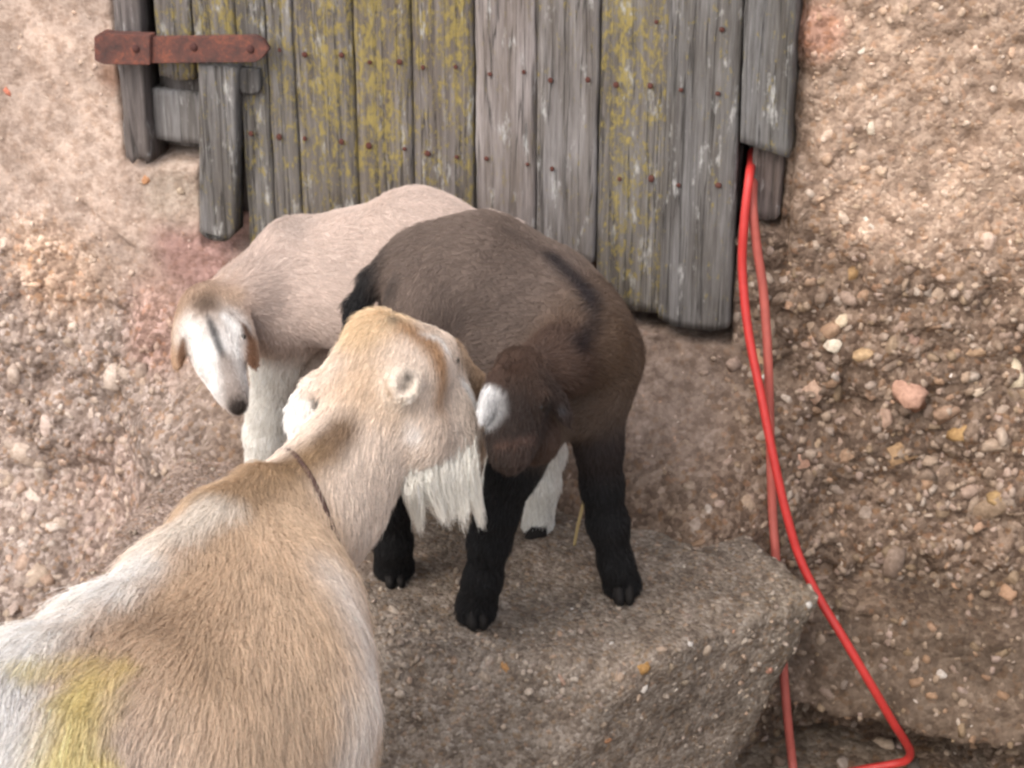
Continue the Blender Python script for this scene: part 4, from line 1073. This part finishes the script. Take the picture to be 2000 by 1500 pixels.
# legs, standing on the ground
def wleg(top, knee, foot_, r):
    pts = []
    for p_, r_ in zip((top, knee, foot_), r):
        v = np.array(p_) - CAM; d = float(v @ FWD); pts.append((IW / 2 + FPX * float(v @ RGT) / d, IH / 2 - FPX * float(v @ UPV) / d, d, r_ * FPX / d))
    g.chain(pts, 0.05, cols=[CR, CR, WH], ln=0.011)
sh = atD(480, 1130, 2.18); hp = atD(120, 1620, 1.82)
side = np.array([0.95, -0.3, 0]); fwd_ = np.array([0.3, 0.95, 0])
for sgn, c0, dz in ((1, sh, 0.0), (-1, sh, 0.0), (1, hp, 0.0), (-1, hp, 0.0)):
    b0 = c0 + side * sgn * (0.065 if c0 is hp else 0.045)
    hind = c0 is hp
    wleg((b0[0], b0[1], 0.02), (b0[0] - fwd_[0] * (0.07 if hind else -0.01), b0[1] - fwd_[1] * (0.07 if hind else -0.01), -0.16), (b0[0] - fwd_[0] * (0.05 if hind else 0), b0[1] - fwd_[1] * (0.05 if hind else 0), GZ + 0.03), (0.075 if hind else 0.062, 0.036, 0.024))
g.mark(797, 738, 2.184, 13, (0.07, 0.06, 0.05), 0.9, 0.6, 0.5, True)  # shade inside the near ear's opening, painted into the hollow
g.mark(791, 758, 2.184, 13, (0.10, 0.08, 0.065), 0.9, 0.6, 0.5, True)  # same painted shade, lower in the ear's hollow
g.build()
g.fur(300000, 0.00028, 0.24, clump=0.30, vary=0.35, drop=1.1, cvar=0.19, seed=3, keep=lambda c: np.where(c[:, 2] > -0.12, 1.0, 0.25))
for sgn, c0 in ((1, sh), (-1, sh), (1, hp), (-1, hp)):
    b0 = c0 + side * sgn * (0.065 if c0 is hp else 0.045) - fwd_ * (0.05 if c0 is hp else 0)
    v = np.array([b0[0], b0[1], GZ]) - CAM; d = float(v @ FWD)
    hoof(g, IW / 2 + FPX * float(v @ RGT) / d, IH / 2 - FPX * float(v @ UPV) / d, fwd_, 1.5, GZ)
eye(g, 889, 704, 2.262, 9)
# collar: a loop that follows the neck's own girth
cc = atD(596, 1010, 2.20); axn = unit(atD(570, 1060, 2.19) - atD(735, 825, 2.245)); uu = unit(RGT * 50 - UPV * 150)
axn = unit(axn - uu * (axn @ uu)); ww = np.cross(axn, uu)
loop = []
for a in np.linspace(0, 2 * math.pi, 40, endpoint=False):
    dr = math.cos(a) * uu + math.sin(a) * ww
    ts = np.linspace(0.02, 0.16, 240); fv = g.field(cc + ts[:, None] * dr); j = np.argmax(fv > 0) if (fv > 0).any() else len(ts) - 1
    loop.append(cc + dr * (ts[j] + 0.0004))
for _ in range(3): loop = [(loop[i - 1] + 2 * loop[i] + loop[(i + 1) % len(loop)]) / 4 for i in range(len(loop))]
tube('collar', loop + [loop[0]], 0.0034, M_COLLAR, 8, g.root)
# beard
rng = np.random.default_rng(5); nb = 7000
u = rng.random(nb); v2 = rng.normal(0, 1, nb)
rt = np.array([atD(800 + 125 * a + rng.normal(0, 6), 955 - 45 * a - 10 * math.sin(a * 3.1) - abs(rng.normal(0, 20)), 2.228 + 0.045 * a + 0.010 * b_) for a, b_ in zip(u, v2)])
nc = 16; cu = np.sort(rng.random(nc)); cu[0], cu[-1] = 0.03, 0.97
tips = np.array([atD(822 + 118 * a + rng.normal(0, 5), 1003 + 16 * math.exp(-((a - 0.12) / 0.1) ** 2) - 6 * a + rng.normal(0, 12), 2.25 + 0.035 * a + rng.normal(0, 0.008)) for a in cu])
ci = np.argmin(np.abs(u[:, None] + rng.normal(0, 0.05, (nb, 1)) - cu[None, :]), 1)
own = rt + np.array([0, 0, -1]) * (0.046 + 0.006 * rng.normal(size=(nb, 1))) + RGT * 0.006 * u[:, None]
tip = 0.25 * own + 0.75 * tips[ci] + rng.normal(0, 0.0026, (nb, 3))
tip = rt + (tip - rt) * np.clip(rng.normal(0.84, 0.24, (nb, 1)), 0.25, 1.25)
bow = np.stack([rng.normal(0, 0.002, nb), rng.normal(-0.004, 0.002, nb), rng.normal(0, 0.001, nb)], 1)
pos = np.stack([rt, rt + (tip - rt) * 0.33 + bow, rt + (tip - rt) * 0.67 + bow * 0.8, tip], 1)
hair('beard', pos, 0.00034, np.clip(np.array([[0.84, 0.80, 0.72]]) * rng.normal(1, 0.1, (nb, 1)), 0, 0.95), g.root)
